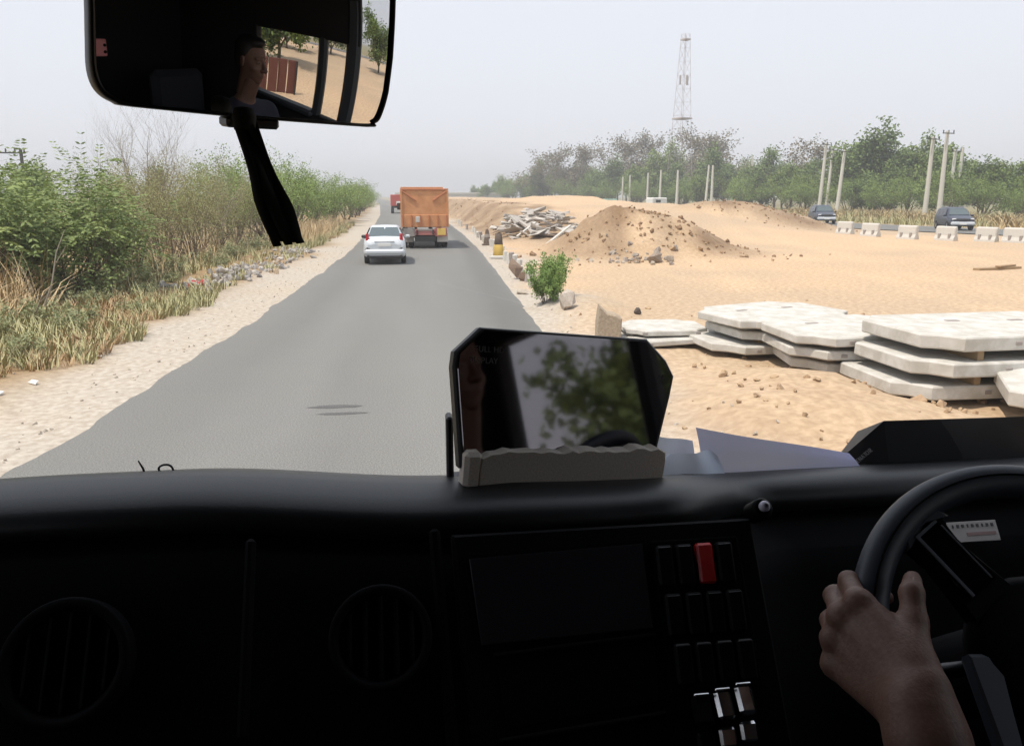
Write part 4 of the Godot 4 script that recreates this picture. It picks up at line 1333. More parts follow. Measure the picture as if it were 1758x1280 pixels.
func lattice_tower(at: Vector3, h: float, w0: float, w1: float, bays: int, label: String) -> void:
	var t := thing("lattice_tower", label, "tower", at, 0.35, "")
	var legs := MB.new()
	var brace := MB.new()
	var corner := func(k: int, y: float) -> Vector3:
		var w := lerpf(w0, w1, pow(y / h, 0.8)) * 0.5
		return Vector3([w, w, -w, -w][k], y, [w, -w, -w, w][k])
	for k in 4:
		legs = MB.new()
		var pts := []
		for b in bays + 1:
			pts.append(corner.call(k, h * b / bays))
		var rr := []
		for b in bays + 1: rr.append(0.062 * h / 43.0)
		legs.tube(pts, rr, 4)
		part("leg", legs, M.steel, t)
		brace = MB.new()
		for b in bays:
			var y0 := h * b / bays
			var y1 := h * (b + 1) / bays
			var r := 0.026 * h / 43.0
			brace.tube([corner.call(k, y0), corner.call((k + 1) % 4, y1)], [r, r], 3, false)
			brace.tube([corner.call((k + 1) % 4, y0), corner.call(k, y1)], [r, r], 3, false)
			brace.tube([corner.call(k, y1), corner.call((k + 1) % 4, y1)], [r, r], 3, false)
		part("bracing", brace, M.steel, t)
	for f in [0.52, 0.97]:
		var pl := MB.new()
		var w := lerpf(w0, w1, pow(f, 0.8)) * 1.15
		pl.box(Vector3(0, h * f, 0), Vector3(w, 0.35, w), 0.02)
		part("platform", pl, M.steel, t)
	for k in 3:
		var pn := MB.new()
		var w := lerpf(w0, w1, 0.8) * 0.5
		pn.box(Vector3([w, -w, 0][k], h * 0.74, [0, 0, w][k]), Vector3(0.4, 2.2, 0.4), 0.05)
		part("antenna_panel", pn, M.steel, t)

# ------------------------------------------------------------------ vehicles: forward is -z, origin on the ground
# a shell lofted through sections [z, [half profile points (x, y) from the bottom centre to the top centre]]
func loft(mb: MB, sections: Array) -> void:
	var rows := []
	for s in sections:
		var row := []
		var pr: Array = s[1]
		for p in pr:
			row.append(Vector3(p.x, p.y, s[0]))
		for i in range(pr.size() - 2, 0, -1):
			row.append(Vector3(-pr[i].x, pr[i].y, s[0]))
		rows.append(row)
	mb.grid(rows, true, false)
	# look outwards: test one vertex on the right flank
	var k: int = mb.v.size() - rows[0].size() * rows.size() + rows[0].size() * (rows.size() / 2) + 3
	if mb.n[k].x < 0.0:
		mb.turn()
	mb.face(rows[0], Vector3(0, 0, signf(sections[0][0])))
	mb.face(rows[-1], Vector3(0, 0, signf(sections[-1][0])))

func body_section(z: float, hw: float, y0: float, belt: float, rx: float, ry: float) -> Array:
	return [z, [Vector2(0, y0), Vector2(hw * 0.80, y0), Vector2(hw * 0.97, y0 + 0.10), Vector2(hw, y0 + 0.30), Vector2(hw * 0.99, belt - 0.22), Vector2(hw * 0.95, belt), Vector2(rx, ry - 0.04), Vector2(rx * 0.8, ry), Vector2(0, ry + 0.015)]]

func wheel(parent: Node3D, at: Vector3, r: float, w: float, side: float) -> void:
	var mb := MB.new()
	var b := Basis(Vector3.BACK, -PI / 2 * side)
	mb.lathe(at, b, [Vector2(r * 0.6, -w * 0.5), Vector2(r * 0.92, -w * 0.5), Vector2(r, -w * 0.35), Vector2(r, w * 0.35), Vector2(r * 0.92, w * 0.5), Vector2(r * 0.6, w * 0.5)], 22)
	var o := Node3D.new()
	o.name = "wheel"
	parent.add_child(o, true)
	part("tyre", mb, M.rubber, o)
	mb = MB.new()
	mb.lathe(at, b, [Vector2(r * 0.62, w * 0.42), Vector2(r * 0.55, w * 0.36), Vector2(r * 0.3, w * 0.30), Vector2(r * 0.16, w * 0.40), Vector2(0.0, w * 0.42)], 18)
	mb.lathe(at, b, [Vector2(0.0, -w * 0.3), Vector2(r * 0.62, -w * 0.4)], 18)
	part("rim", mb, M.wheel_rim, o)

func sheet(mb: MB, pts: Array, out: Vector3, lift := 0.006) -> void:   # a pane a few mm proud of what is under it
	var a := []
	for p in pts: a.append(p + out.normalized() * lift)
	mb.face(a, out)
	var c := []
	for p in pts: c.append(p - out.normalized() * 0.02)
	for k in a.size():
		var m := (k + 1) % a.size()
		mb.face([a[k], a[m], c[m], c[k]], (a[k] + a[m]) * 0.5 - (a[0] + a[2]) * 0.5)

func build_sedan() -> void:
	var t := thing("sedan_car", "silver sedan driving ahead, seen from behind left of the orange truck", "car", Vector3(-0.76, 0.0, -34.6), 0.0)
	var mb := MB.new()
	loft(mb, [body_section(2.16, 0.70, 0.40, 0.80, 0.52, 0.84), body_section(2.10, 0.80, 0.30, 0.95, 0.64, 1.03), body_section(1.90, 0.85, 0.26, 0.98, 0.70, 1.07), body_section(1.42, 0.86, 0.24, 0.99, 0.72, 1.09), body_section(0.70, 0.86, 0.24, 0.98, 0.58, 1.46), body_section(0.0, 0.86, 0.24, 0.97, 0.60, 1.51), body_section(-0.45, 0.86, 0.24, 0.96, 0.58, 1.46), body_section(-1.15, 0.85, 0.24, 0.94, 0.70, 1.02), body_section(-1.9, 0.80, 0.26, 0.82, 0.62, 0.86), body_section(-2.2, 0.66, 0.34, 0.66, 0.48, 0.70)])
	part("body", mb, M.silver_paint, t)
	mb = MB.new()
	sheet(mb, [Vector3(-0.66, 1.11, 1.39), Vector3(0.66, 1.11, 1.39), Vector3(0.535, 1.44, 0.74), Vector3(-0.535, 1.44, 0.74)], Vector3(0, 0.8, 0.5), 0.012)
	part("rear_window", mb, M.car_glass, t)
	for s in [-1.0, 1.0]:
		mb = MB.new()
		sheet(mb, [Vector3(s * 0.835, 1.0, 1.05), Vector3(s * 0.835, 1.0, -0.95), Vector3(s * 0.64, 1.42, -0.35), Vector3(s * 0.63, 1.42, 0.6)], Vector3(s, 0.4, 0), 0.012)
		part("side_window", mb, M.dark_glass, t)
		mb = MB.new()
		mb.prism([Vector2(-0.10, -0.30), Vector2(0.10, -0.26), Vector2(0.07, 0.34), Vector2(-0.03, 0.36)], 0.14, Vector3(s * 0.665, 0.98, 2.02), Basis(Vector3.UP, 0.30 * s) * Basis.from_scale(Vector3(s * 0.8, 0.75, 1)), 0.015)
		var l := part("tail_light", mb, M.lamp_red, t)
		l.rotation.x = 0.0
		mb = MB.new()
		mb.box(Vector3(s * 0.95, 1.0, -0.72), Vector3(0.2, 0.14, 0.09), 0.04)
		part("wing_mirror", mb, M.dark_steel if s < 0 else M.silver_paint, t)
		wheel(t, Vector3(s * 0.75, 0.30, 1.32), 0.30, 0.20, s)
		wheel(t, Vector3(s * 0.75, 0.30, -1.35), 0.30, 0.20, s)
	mb = MB.new()
	mb.box(Vector3(0, 0.52, 2.10), Vector3(1.62, 0.26, 0.26), 0.09)
	part("bumper", mb, M.silver_paint, t)
	mb = MB.new()
	mb.box(Vector3(0, 0.32, 2.06), Vector3(1.45, 0.13, 0.20), 0.04)
	part("lower_valance", mb, M.dark_steel, t)
	mb = MB.new()
	mb.box(Vector3(0, 0.80, 2.165), Vector3(0.52, 0.13, 0.03), 0.01)
	part("number_plate", mb, M.white_paint, t)
	mb = MB.new()
	mb.box(Vector3(0, 0.93, 2.14), Vector3(0.8, 0.035, 0.05), 0.01)
	part("boot_trim", mb, M.chrome, t)

func build_dump_truck() -> void:
	var t := thing("dump_truck", "orange dump truck driving ahead, seen from behind", "truck", Vector3(1.15, 0.0, -42.2), 0.0)
	var bw := 2.46
	var y0 := 1.12
	var y1 := 3.02
	var mb := MB.new()      # floor and walls of the tipper body
	mb.box(Vector3(0, y0 + 0.05, -2.6), Vector3(bw, 0.1, 5.0), 0.02)
	for s in [-1.0, 1.0]:
		mb.box(Vector3(s * (bw * 0.5 - 0.04), (y0 + y1) * 0.5, -2.6), Vector3(0.08, y1 - y0, 5.0), 0.01)
	mb.box(Vector3(0, (y0 + y1) * 0.5 + 0.1, -5.05), Vector3(bw, y1 - y0 + 0.2, 0.08), 0.01)
	part("tipper_body", mb, M.orange_paint, t)
	mb = MB.new()
	mb.box(Vector3(0, y0 + 1.26, -0.02), Vector3(bw - 0.1, 1.24, 0.06), 0.015)
	part("tailgate", mb, M.orange_paint, t)
	mb = MB.new()
	mb.box(Vector3(0, y0 + 0.32, 0.0), Vector3(bw - 0.06, 0.64, 0.08), 0.02)
	part("tailgate_sill", mb, M.orange_paint, t)
	for k in 6:
		mb = MB.new()
		mb.box(Vector3(-1.15 + k * 0.46, y0 + 0.33, 0.08), Vector3(0.07, 0.60, 0.08), 0.015)
		part("tailgate_rib", mb, M.orange_dark, t)
	for s in [-1.0, 1.0]:
		mb = MB.new()
		mb.box(Vector3(s * 0.80, y0 + 1.60, 0.04), Vector3(0.90, 0.07, 0.07), 0.015, Basis(Vector3.BACK, s * 0.60))
		part("tailgate_stay", mb, M.orange_dark, t)
		mb = MB.new()
		mb.box(Vector3(s * (bw * 0.5 - 0.03), (y0 + y1) * 0.5, 0.0), Vector3(0.10, y1 - y0, 0.14), 0.015)
		part("corner_post", mb, M.orange_paint, t)
		mb = MB.new()
		mb.box(Vector3(s * 0.45, 0.86, 0.10), Vector3(0.13, 0.13, 0.06), 0.02)
		part("tail_light", mb, M.lamp_red, t)
		# mudflap and twin tyres
		mb = MB.new()
		mb.box(Vector3(s * 0.92, 0.56, -0.35), Vector3(0.58, 0.46, 0.02), 0.004)
		part("mudflap", mb, M.whitewash if s > 0 else M.dust_grey, t)
		for dx in [0.74, 1.06]:
			wheel(t, Vector3(s * dx, 0.50, -1.1), 0.50, 0.28, s)
			wheel(t, Vector3(s * dx, 0.50, -2.45), 0.50, 0.28, s)
		wheel(t, Vector3(s * 1.0, 0.50, -6.1), 0.50, 0.30, s)
		mb = MB.new()
		mb.box(Vector3(s * 0.42, 0.86, -3.0), Vector3(0.10, 0.26, 6.4), 0.01)
		part("chassis_rail", mb, M.dark_steel, t)
	mb = MB.new()
	mb.box(Vector3(0, y1 + 0.03, 0.0), Vector3(bw + 0.04, 0.09, 0.12), 0.02)
	part("top_rail", mb, M.orange_dark, t)
	mb = MB.new()
	mb.box(Vector3(0, 0.86, 0.02), Vector3(1.05, 0.32, 0.12), 0.02)
	part("cross_member", mb, M.rose_paint, t)
	mb = MB.new()
	mb.box(Vector3(0, 0.98, 0.085), Vector3(0.8, 0.10, 0.03), 0.01)
	part("lamp_bar", mb, M.dust_grey, t)
	mb = MB.new()
	mb.box(Vector3(-0.83, 0.86, 0.0), Vector3(0.62, 0.44, 0.08), 0.02)
	part("mud_plate", mb, M.dust_grey, t)
	mb = MB.new()
	mb.box(Vector3(0.83, 0.86, 0.0), Vector3(0.62, 0.46, 0.08), 0.02)
	part("sign_backing", mb, M.rose_paint, t)
	mb = MB.new()
	mb.box(Vector3(0.86, 0.88, 0.06), Vector3(0.44, 0.36, 0.03), 0.08)
	part("warning_sign", mb, M.yellow_paint, t)
	mb = MB.new()
	mb.box(Vector3(-0.35, y0 + 0.40, 0.065), Vector3(0.26, 0.30, 0.03), 0.06)
	part("reflector_patch", mb, M.whitewash, t)
	mb = MB.new()
	mb.box(Vector3(0, 0.52, -0.1), Vector3(1.1, 0.30, 0.10), 0.02)
	part("underrun_guard", mb, M.dark_steel, t)
	mb = MB.new()
	mb.box(Vector3(0, 0.62, -1.1), Vector3(1.3, 0.20, 0.22), 0.06)
	mb.box(Vector3(0, 0.62, -2.45), Vector3(1.3, 0.20, 0.22), 0.06)
	part("axle", mb, M.dark_steel, t)
	mb = MB.new()
	mb.box(Vector3(0, 1.95, -6.2), Vector3(2.35, 2.1, 1.9), 0.15)
	part("cabin", mb, M.orange_paint, t)
	for s in [-1.0, 1.0]:
		mb = MB.new()
		mb.box(Vector3(s * 1.36, 2.1, -6.9), Vector3(0.22, 0.4, 0.1), 0.03)
		part("wing_mirror", mb, M.dark_steel, t)

func build_far_truck() -> void:
	var t := thing("red_truck", "distant red truck half hidden beyond the orange truck", "truck", Vector3(-0.55, 0.0, -125.0), 0.02)
	var mb := MB.new()
	mb.box(Vector3(0, 2.0, -3.0), Vector3(2.4, 1.7, 5.6), 0.05)
	part("cargo_body", mb, M.red_paint, t)
	mb = MB.new()
	mb.box(Vector3(0, 1.6, 0.0), Vector3(0.7, 0.5, 0.06), 0.02)
	part("tail_board", mb, M.white_paint, t)
	mb = MB.new()
	mb.box(Vector3(0, 1.7, -6.8), Vector3(2.2, 1.9, 1.7), 0.12)
	part("cabin", mb, M.dark_steel, t)
	for s in [-1.0, 1.0]:
		wheel(t, Vector3(s * 0.95, 0.48, -1.2), 0.48, 0.45, s)
		wheel(t, Vector3(s * 0.95, 0.48, -6.6), 0.48, 0.3, s)

func build_suv() -> void:
	var t := thing("sports_utility_car", "dark blue SUV driving on the far carriageway behind the white barriers", "car", Vector3(44.2, 0.04, -59.3), 0.0, "dark cars on the far carriageway")
	t.rotation.y = PI - 0.35
	t.scale = Vector3.ONE * 1.0
	var mb := MB.new()
	loft(mb, [body_section(2.25, 0.78, 0.45, 1.0, 0.62, 1.12), body_section(2.15, 0.90, 0.34, 1.08, 0.70, 1.35), body_section(1.9, 0.93, 0.32, 1.10, 0.68, 1.68), body_section(1.2, 0.94, 0.30, 1.09, 0.69, 1.76), body_section(0.1, 0.94, 0.30, 1.08, 0.69, 1.77), body_section(-0.45, 0.94, 0.30, 1.07, 0.66, 1.70), body_section(-1.15, 0.93, 0.30, 1.05, 0.76, 1.16), body_section(-1.95, 0.90, 0.32, 0.98, 0.70, 1.04), body_section(-2.25, 0.80, 0.40, 0.86, 0.60, 0.92)])
	part("body", mb, M.navy_paint, t)
	mb = MB.new()
	sheet(mb, [Vector3(-0.72, 1.20, -1.10), Vector3(0.72, 1.20, -1.10), Vector3(0.60, 1.66, -0.52), Vector3(-0.60, 1.66, -0.52)], Vector3(0, 0.75, -0.6), 0.02)
	part("windscreen", mb, M.car_glass, t)
	for s in [-1.0, 1.0]:
		for seg in [[-0.80, -0.38, 0.15], [0.20, 0.25, 1.05], [1.10, 1.15, 1.85]]:
			mb = MB.new()
			sheet(mb, [Vector3(s * 0.905, 1.12, seg[0]), Vector3(s * 0.905, 1.12, seg[2]), Vector3(s * 0.715, 1.62, seg[2]), Vector3(s * 0.715, 1.62, seg[1])], Vector3(s, 0.35, 0), 0.012)
			part("side_window", mb, M.dark_glass, t)
		mb = MB.new()
		mb.box(Vector3(s * 0.62, 0.86, -2.14), Vector3(0.36, 0.17, 0.22), 0.05)
		part("headlight", mb, M.lamp_clear, t)
		mb = MB.new()
		mb.box(Vector3(s * 1.03, 1.15, -0.95), Vector3(0.2, 0.17, 0.12), 0.05)
		part("wing_mirror", mb, M.navy_paint, t)
		mb = MB.new()
		mb.box(Vector3(s * 0.66, 1.82, 0.55), Vector3(0.05, 0.06, 1.9), 0.02)
		part("roof_rail", mb, M.chrome, t)
		wheel(t, Vector3(s * 0.83, 0.36, 1.38), 0.36, 0.24, s)
		wheel(t, Vector3(s * 0.83, 0.36, -1.42), 0.36, 0.24, s)
	mb = MB.new()
	mb.box(Vector3(0, 0.56, -2.20), Vector3(1.72, 0.28, 0.24), 0.08)
	part("bumper", mb, M.silver_paint, t)
	mb = MB.new()
	mb.box(Vector3(0, 0.84, -2.25), Vector3(0.80, 0.16, 0.08), 0.03)
	part("grille", mb, M.dark_steel, t)
	mb = MB.new()
	mb.box(Vector3(0, 0.52, -2.335), Vector3(0.5, 0.11, 0.02), 0.005)
	part("number_plate", mb, M.white_paint, t)
	var c := copy_of(t, "dark car on the far carriageway partly hidden by a brown spoil heap")
	c.position = Vector3(40.9, 0.04, -74.0)
	c.rotation.y = PI - 0.30

# ------------------------------------------------------------------ the cab
const CAM := Vector3(0.0, 2.75, 0.0)

func plate(mb: MB, a: Vector3, b: Vector3) -> void:
	mb.box((a + b) * 0.5, (b - a).abs(), 0.008)

func build_cab() -> void:
	var cab := Node3D.new()
	cab.name = numbered("truck_cab")
	add_child(cab, true)
	tag(cab, "dark lined interior of a truck cab around the camera", "", "", "structure")
	var mb := MB.new()
	plate(mb, Vector3(-1.28, 3.34, -1.15), Vector3(1.28, 3.42, 1.30))
	part("roof", mb, M.cab_lining, cab)
	mb = MB.new()
	plate(mb, Vector3(-1.28, 1.22, -1.60), Vector3(1.28, 1.30, 1.30))
	part("floor", mb, M.cab_lining, cab)
	mb = MB.new()
	plate(mb, Vector3(-1.28, 1.30, 1.22), Vector3(1.28, 3.34, 1.30))
	part("rear_wall", mb, M.cab_lining, cab)
	mb = MB.new()
	plate(mb, Vector3(-1.28, 1.30, -1.60), Vector3(1.28, 2.10, -1.53))
	part("front_wall", mb, M.cab_lining, cab)
	for s in [-1.0, 1.0]:
		var x0: float = s * 1.20
		var x1: float = s * 1.28
		mb = MB.new()      # the door below its window, the solid side behind it and the strip above
		plate(mb, Vector3(x0, 1.30, -1.60), Vector3(x1, 2.10, -1.18))
		plate(mb, Vector3(x0, 1.30, -1.18), Vector3(x1, 2.34, -0.77))
		plate(mb, Vector3(x0, 1.30, -0.77), Vector3(x1, 2.40, 0.15))
		plate(mb, Vector3(x0, 1.30, 0.15), Vector3(x1, 3.34, 1.22))
		plate(mb, Vector3(x0, 2.90, -0.77), Vector3(x1, 3.34, 0.15))
		part("side_wall", mb, M.cab_lining, cab)
		mb = MB.new()
		mb.box(Vector3(s * 1.205, 2.40, -0.15), Vector3(0.10, 0.05, 0.60), 0.015)
		part("window_sill", mb, M.cab_trim, cab)
		mb = MB.new()
		mb.box(Vector3(s * 1.235, 2.66, -0.465), Vector3(0.07, 0.56, 0.075), 0.02)
		part("window_bar", mb, M.cab_trim, cab)
		mb = MB.new()
		mb.box(Vector3(s * 1.235, 2.75, -0.715), Vector3(0.09, 0.86, 0.115), 0.03)
		part("window_post", mb, M.cab_trim, cab)
		mb = MB.new()       # windscreen pillar
		mb.tube([Vector3(s * 1.25, 2.05, -1.20), Vector3(s * 1.25, 2.8, -1.10), Vector3(s * 1.22, 3.36, -1.02)], [0.05, 0.045, 0.05], 8)
		part("screen_pillar", mb, M.cab_trim, cab)
		mb = MB.new()
		mb.face([Vector3(s * 1.245, 2.40, -0.66), Vector3(s * 1.245, 2.40, 0.15), Vector3(s * 1.245, 2.90, 0.15), Vector3(s * 1.245, 2.90, -0.66)], Vector3(s, 0, 0))
		part("side_glass", mb, M.pane, cab)
		mb = MB.new()
		mb.face([Vector3(s * 1.245, 2.34, -0.77), Vector3(s * 1.25, 2.34, -1.15), Vector3(s * 1.23, 3.30, -1.04), Vector3(s * 1.24, 3.30, -0.77)], Vector3(s, 0, 0))
		part("quarter_glass", mb, M.pane, cab)
		mb = MB.new()
		mb.box(Vector3(s * 1.20, 3.32, -0.85), Vector3(0.14, 0.08, 0.7), 0.02)
		part("roof_rail", mb, M.cab_trim, cab)
	mb = MB.new()
	var bow := []
	for j in 5:
		var row := []
		for i in 25:
			var u := i / 12.0 - 1.0
			row.append(Vector3(u * lerpf(1.25, 1.22, j / 4.0), lerpf(2.06, 3.35, j / 4.0), lerpf(-1.52, -1.16, j / 4.0) + lerpf(0.32, 0.14, j / 4.0) * pow(absf(u), 3.0)))
		bow.append(row)
	mb.grid(bow, false, false)
	if mb.n[30].z > 0.0:
		mb.turn()
	part("windscreen", mb, M.pane, cab)
	# seats
	for x in [0.72, -0.25]:
		var st := thing("cab_seat", "dark cloth driver's seat behind the steering wheel" if x > 0 else "dark cloth passenger seat in the middle of the cab", "seat", Vector3(x, 1.30, 0.22 if x > 0 else 0.42), 0.0, "cab seats")
		mb = MB.new()
		mb.box(Vector3(0, 0.48, -0.02), Vector3(0.50, 0.16, 0.50), 0.05)
		part("seat_cushion", mb, M.seat_cloth, st)
		mb = MB.new()
		mb.box(Vector3(0, 0.86, 0.30), Vector3(0.48, 0.66, 0.13), 0.05, Basis(Vector3.RIGHT, 0.16))
		part("backrest", mb, M.seat_cloth, st)
		mb = MB.new()
		mb.box(Vector3(0, 0.20, 0.0), Vector3(0.38, 0.42, 0.40), 0.03)
		part("pedestal", mb, M.dash_matt, st)

func crest(x: float) -> Vector2:      # (z, y) of the top of the dashboard across the cab
	var k := ss(0.36, 0.58, x)
	var y := lerpf(2.386, 2.358, ss(-0.32, 0.06, x))
	y = lerpf(y, 2.340, ss(0.05, 0.36, x))
	y -= 0.02 * ss(-0.45, -1.1, x)
	return Vector2(lerpf(-1.05, -1.20, k), lerpf(y, 2.285, k))

func panel_point(x: float, s: float, lift := 0.0) -> Vector3:      # on the sloping front of the dashboard, s metres down from its reference line
	return Vector3(x, 2.311 - 0.829 * s + 0.559 * lift, -0.894 + 0.559 * s + 0.829 * lift)

var PB := Basis(Vector3(1, 0, 0), Vector3(0, 0.829, -0.559), Vector3(0, 0.559, 0.829))

func build_dashboard() -> void:
	var t := thing("dashboard", "black moulded truck dashboard below the windscreen", "dashboard", Vector3.ZERO)
	var mb := MB.new()
	var rows := []
	for i in 97:
		var x := lerpf(-1.2, 1.2, i / 96.0)
		var c := crest(x)
		var k := ss(0.40, 0.60, x)
		var q := 1.0 - 0.45 * ss(0.0, 0.5, x)
		var f := Vector2(lerpf(-0.930, -1.06, k), lerpf(2.345, 2.225, k))    # top of the sloping front
		f.y = minf(f.y, c.y - 0.05)
		var g := Vector2(f.x + 0.16, f.y - 0.24)
		rows.append([Vector3(x, 2.04, -1.50), Vector3(x, c.y - 0.12, -1.40), Vector3(x, c.y - 0.028, c.x - 0.10), Vector3(x, c.y - 0.006, c.x - 0.03), Vector3(x, c.y, c.x + 0.01), Vector3(x, c.y - 0.003, c.x + 0.055 * q), Vector3(x, c.y - 0.012, c.x + 0.085 * q), Vector3(x, c.y - 0.030, c.x + 0.098 * q), Vector3(x, c.y - 0.046, c.x + 0.092 * q), Vector3(x, c.y - 0.056, c.x + 0.080 * q), Vector3(x, f.y - 0.012, f.x - 0.004), Vector3(x, f.y - 0.05, f.x + 0.022), Vector3(x, f.y - 0.10, f.x + 0.057), Vector3(x, g.y, g.x), Vector3(x, g.y - 0.12, g.x + 0.05), Vector3(x, 1.55, g.x + 0.02), Vector3(x, 1.32, g.x - 0.1)])
	var upper := []
	var lower := []
	for r in rows:
		upper.append(r.slice(0, 9))
		lower.append(r.slice(8, 17))
	mb.grid(upper, false, false)
	if mb.n[9 * 40 + 4].y < 0.0:
		mb.turn()
	part("top_pad", mb, M.dash, t)
	mb = MB.new()
	mb.grid(lower, false, false)
	if mb.n[9 * 40 + 4].z < 0.0:
		mb.turn()
	part("front_moulding", mb, M.dash_front, t)
	# raised centre panel
	mb = MB.new()
	mb.prism([Vector2(0.048, 0.032), Vector2(0.44, 0.032), Vector2(0.44, -0.30), Vector2(0.060, -0.30)], 0.03, panel_point(0, 0, -0.010), PB, 0.006)
	part("centre_panel", mb, M.dash_matt, t)
	# dark screen in a recess frame
	mb = MB.new()
	mb.prism([Vector2(0.062, 0.006), Vector2(0.293, 0.012), Vector2(0.291, -0.101), Vector2(0.072, -0.106)], 0.004, panel_point(0, 0, 0.0065), PB, 0.001)
	part("screen_frame", mb, M.dash_gap, t)
	mb = MB.new()
	mb.prism([Vector2(0.068, 0.000), Vector2(0.287, 0.006), Vector2(0.286, -0.095), Vector2(0.077, -0.100)], 0.004, panel_point(0, 0, 0.010), PB, 0.001)
	part("screen", mb, M.screen_dark, t)
	# slot below it: a flat black plate painted as its shaded inside, and two lips
	mb = MB.new()
	mb.prism([Vector2(0.094, -0.122), Vector2(0.287, -0.112), Vector2(0.284, -0.178), Vector2(0.101, -0.192)], 0.004, panel_point(0, 0, 0.0065), PB, 0.001)
	part("storage_slot_shade", mb, M.dash_gap, t)
	for q in [[0.19, -0.198, 0.20, 0.07], [0.19, -0.108, 0.2, 0.05]]:
		mb = MB.new()
		mb.box(panel_point(q[0], -q[1], 0.008), Vector3(q[2], 0.006, 0.008), 0.002, PB * Basis(Vector3.BACK, q[3]))
		part("slot_lip", mb, M.dash_matt, t)
	# switch bank: four columns, three rows, the top third one red
	for r in 3:
		for c in 4:
			var x := 0.3125 + c * 0.0262 + r * 0.003
			var s := [0.023, 0.082, 0.139][r] as float
			mb = MB.new()
			mb.box(panel_point(x, s, 0.010), Vector3(0.0215, [0.050, 0.050, 0.047][r], 0.014), 0.003, PB * Basis(Vector3.RIGHT, 0.10))
			var o := part("switch", mb, M.switch_red if (r == 0 and c == 2) else M.switch_black, t)
			if r == 0 and c == 2: o.set_meta("label", "bright red rocker switch")
			mb = MB.new()
			mb.box(panel_point(x, s - 0.021, 0.0175), Vector3(0.017, 0.003, 0.003), 0.001, PB)
			part("switch_line", mb, M.switch_red if (r == 0 and c == 2) else M.print_grey, t)
	mb = MB.new()
	mb.box(panel_point(0.357, 0.082, 0.003), Vector3(0.118, 0.185, 0.008), 0.003, PB)
	part("switch_bezel", mb, M.dash_gap, t)
	# three bright worn toggles under the bank
	for c in 3:
		var x := 0.332 + c * 0.0265
		mb = MB.new()
		mb.box(panel_point(x, 0.192 - c * 0.004, 0.013), Vector3(0.021, 0.034, 0.016), 0.004, PB * Basis(Vector3.RIGHT, -0.25))
		part("chrome_toggle", mb, [M.dash_matt, M.chrome, M.chrome][c], t)
		mb = MB.new()
		mb.box(panel_point(x, 0.226 - c * 0.004, 0.010), Vector3(0.021, 0.022, 0.012), 0.003, PB)
		part("toggle_foot", mb, M.switch_black if c == 0 else M.chrome, t)
		mb = MB.new()
		mb.box(panel_point(x, 0.174 - c * 0.004, 0.018), Vector3(0.019, 0.003, 0.004), 0.001, PB)
		part("toggle_edge", mb, M.chrome, t)
	# round air vents
	for v in [[-0.040, 0.083, 0.060], [-0.385, 0.085, 0.070]]:
		var at := panel_point(v[0], v[1], 0.004)
		var r: float = v[2]
		var ax := Basis(PB.x, PB.z, -PB.y)
		var vent := Node3D.new()
		vent.name = "air_vent"
		t.add_child(vent, true)
		mb = MB.new()
		mb.lathe(at, ax, [Vector2(r, -0.01), Vector2(r, 0.008), Vector2(r * 0.96, 0.013), Vector2(r * 0.86, 0.013), Vector2(r * 0.80, 0.006), Vector2(r * 0.78, -0.02)], 40)
		part("vent_ring", mb, M.dash_matt, vent)
		mb = MB.new()
		mb.lathe(at, ax, [Vector2(r * 0.79, 0.001), Vector2(0.0, 0.001)], 32)
		part("vent_back", mb, M.dash_gap, vent)
		for k in 5:
			var dx := (k - 2) * r * 0.30
			var hh := sqrt(maxf(0.0, pow(r * 0.76, 2) - dx * dx)) * 2.0
			mb = MB.new()
			mb.box(at + PB.x * dx + PB.z * 0.005, Vector3(0.0022, hh, 0.012), 0.0008, PB * Basis(Vector3.UP, 0.5))
			part("vent_blade", mb, M.dash_matt, vent)
	# seams of the glove-box lid
	mb = MB.new()
	mb.box(panel_point(-0.192, 0.07, 0.006), Vector3(0.012, 0.22, 0.012), 0.004, PB)
	part("trim_rib", mb, M.dash_matt, t)
	mb = MB.new()
	mb.box(panel_point(0.033, 0.09, 0.004), Vector3(0.014, 0.26, 0.012), 0.004, PB * Basis(Vector3.BACK, 0.045))
	part("trim_rib", mb, M.dash_gap, t)
	# white-capped pull knob
	mb = MB.new()
	var ka := Basis(PB.x, PB.z, -PB.y)
	mb.lathe(Vector3(0.452, 2.353, -0.905), ka, [Vector2(0.014, -0.03), Vector2(0.014, 0.0), Vector2(0.011, 0.004), Vector2(0.0, 0.005)], 18)
	part("knob_collar", mb, M.switch_black, t)
	mb = MB.new()
	mb.lathe(Vector3(0.452, 2.356, -0.903), ka, [Vector2(0.0065, 0.0), Vector2(0.0072, 0.006), Vector2(0.005, 0.010), Vector2(0.0, 0.011)], 14)
	part("pull_knob", mb, M.knob_white, t)
	# printed sticker inside the instrument recess, a red line and fine print
	var sb := Basis(Vector3.RIGHT, -0.59)
	var sc := Vector3(0.885, 2.229, -1.054)
	mb = MB.new()
	mb.box(sc, Vector3(0.085, 0.032, 0.002), 0.0005, sb)
	part("sticker", mb, M.sticker, t)
	mb = MB.new()
	mb.box(sc + sb * Vector3(0.012, -0.004, 0.0015), Vector3(0.05, 0.005, 0.001), 0.0, sb)
	part("sticker_stripe", mb, M.sticker_red, t)
	for k in 9:
		mb = MB.new()
		mb.box(sc + sb * Vector3(-0.034 + k * 0.0085, 0.009, 0.0015), Vector3(0.004 if k % 3 else 0.002, 0.005, 0.001), 0.0, sb)
		part("sticker_print", mb, M.print_grey, t)

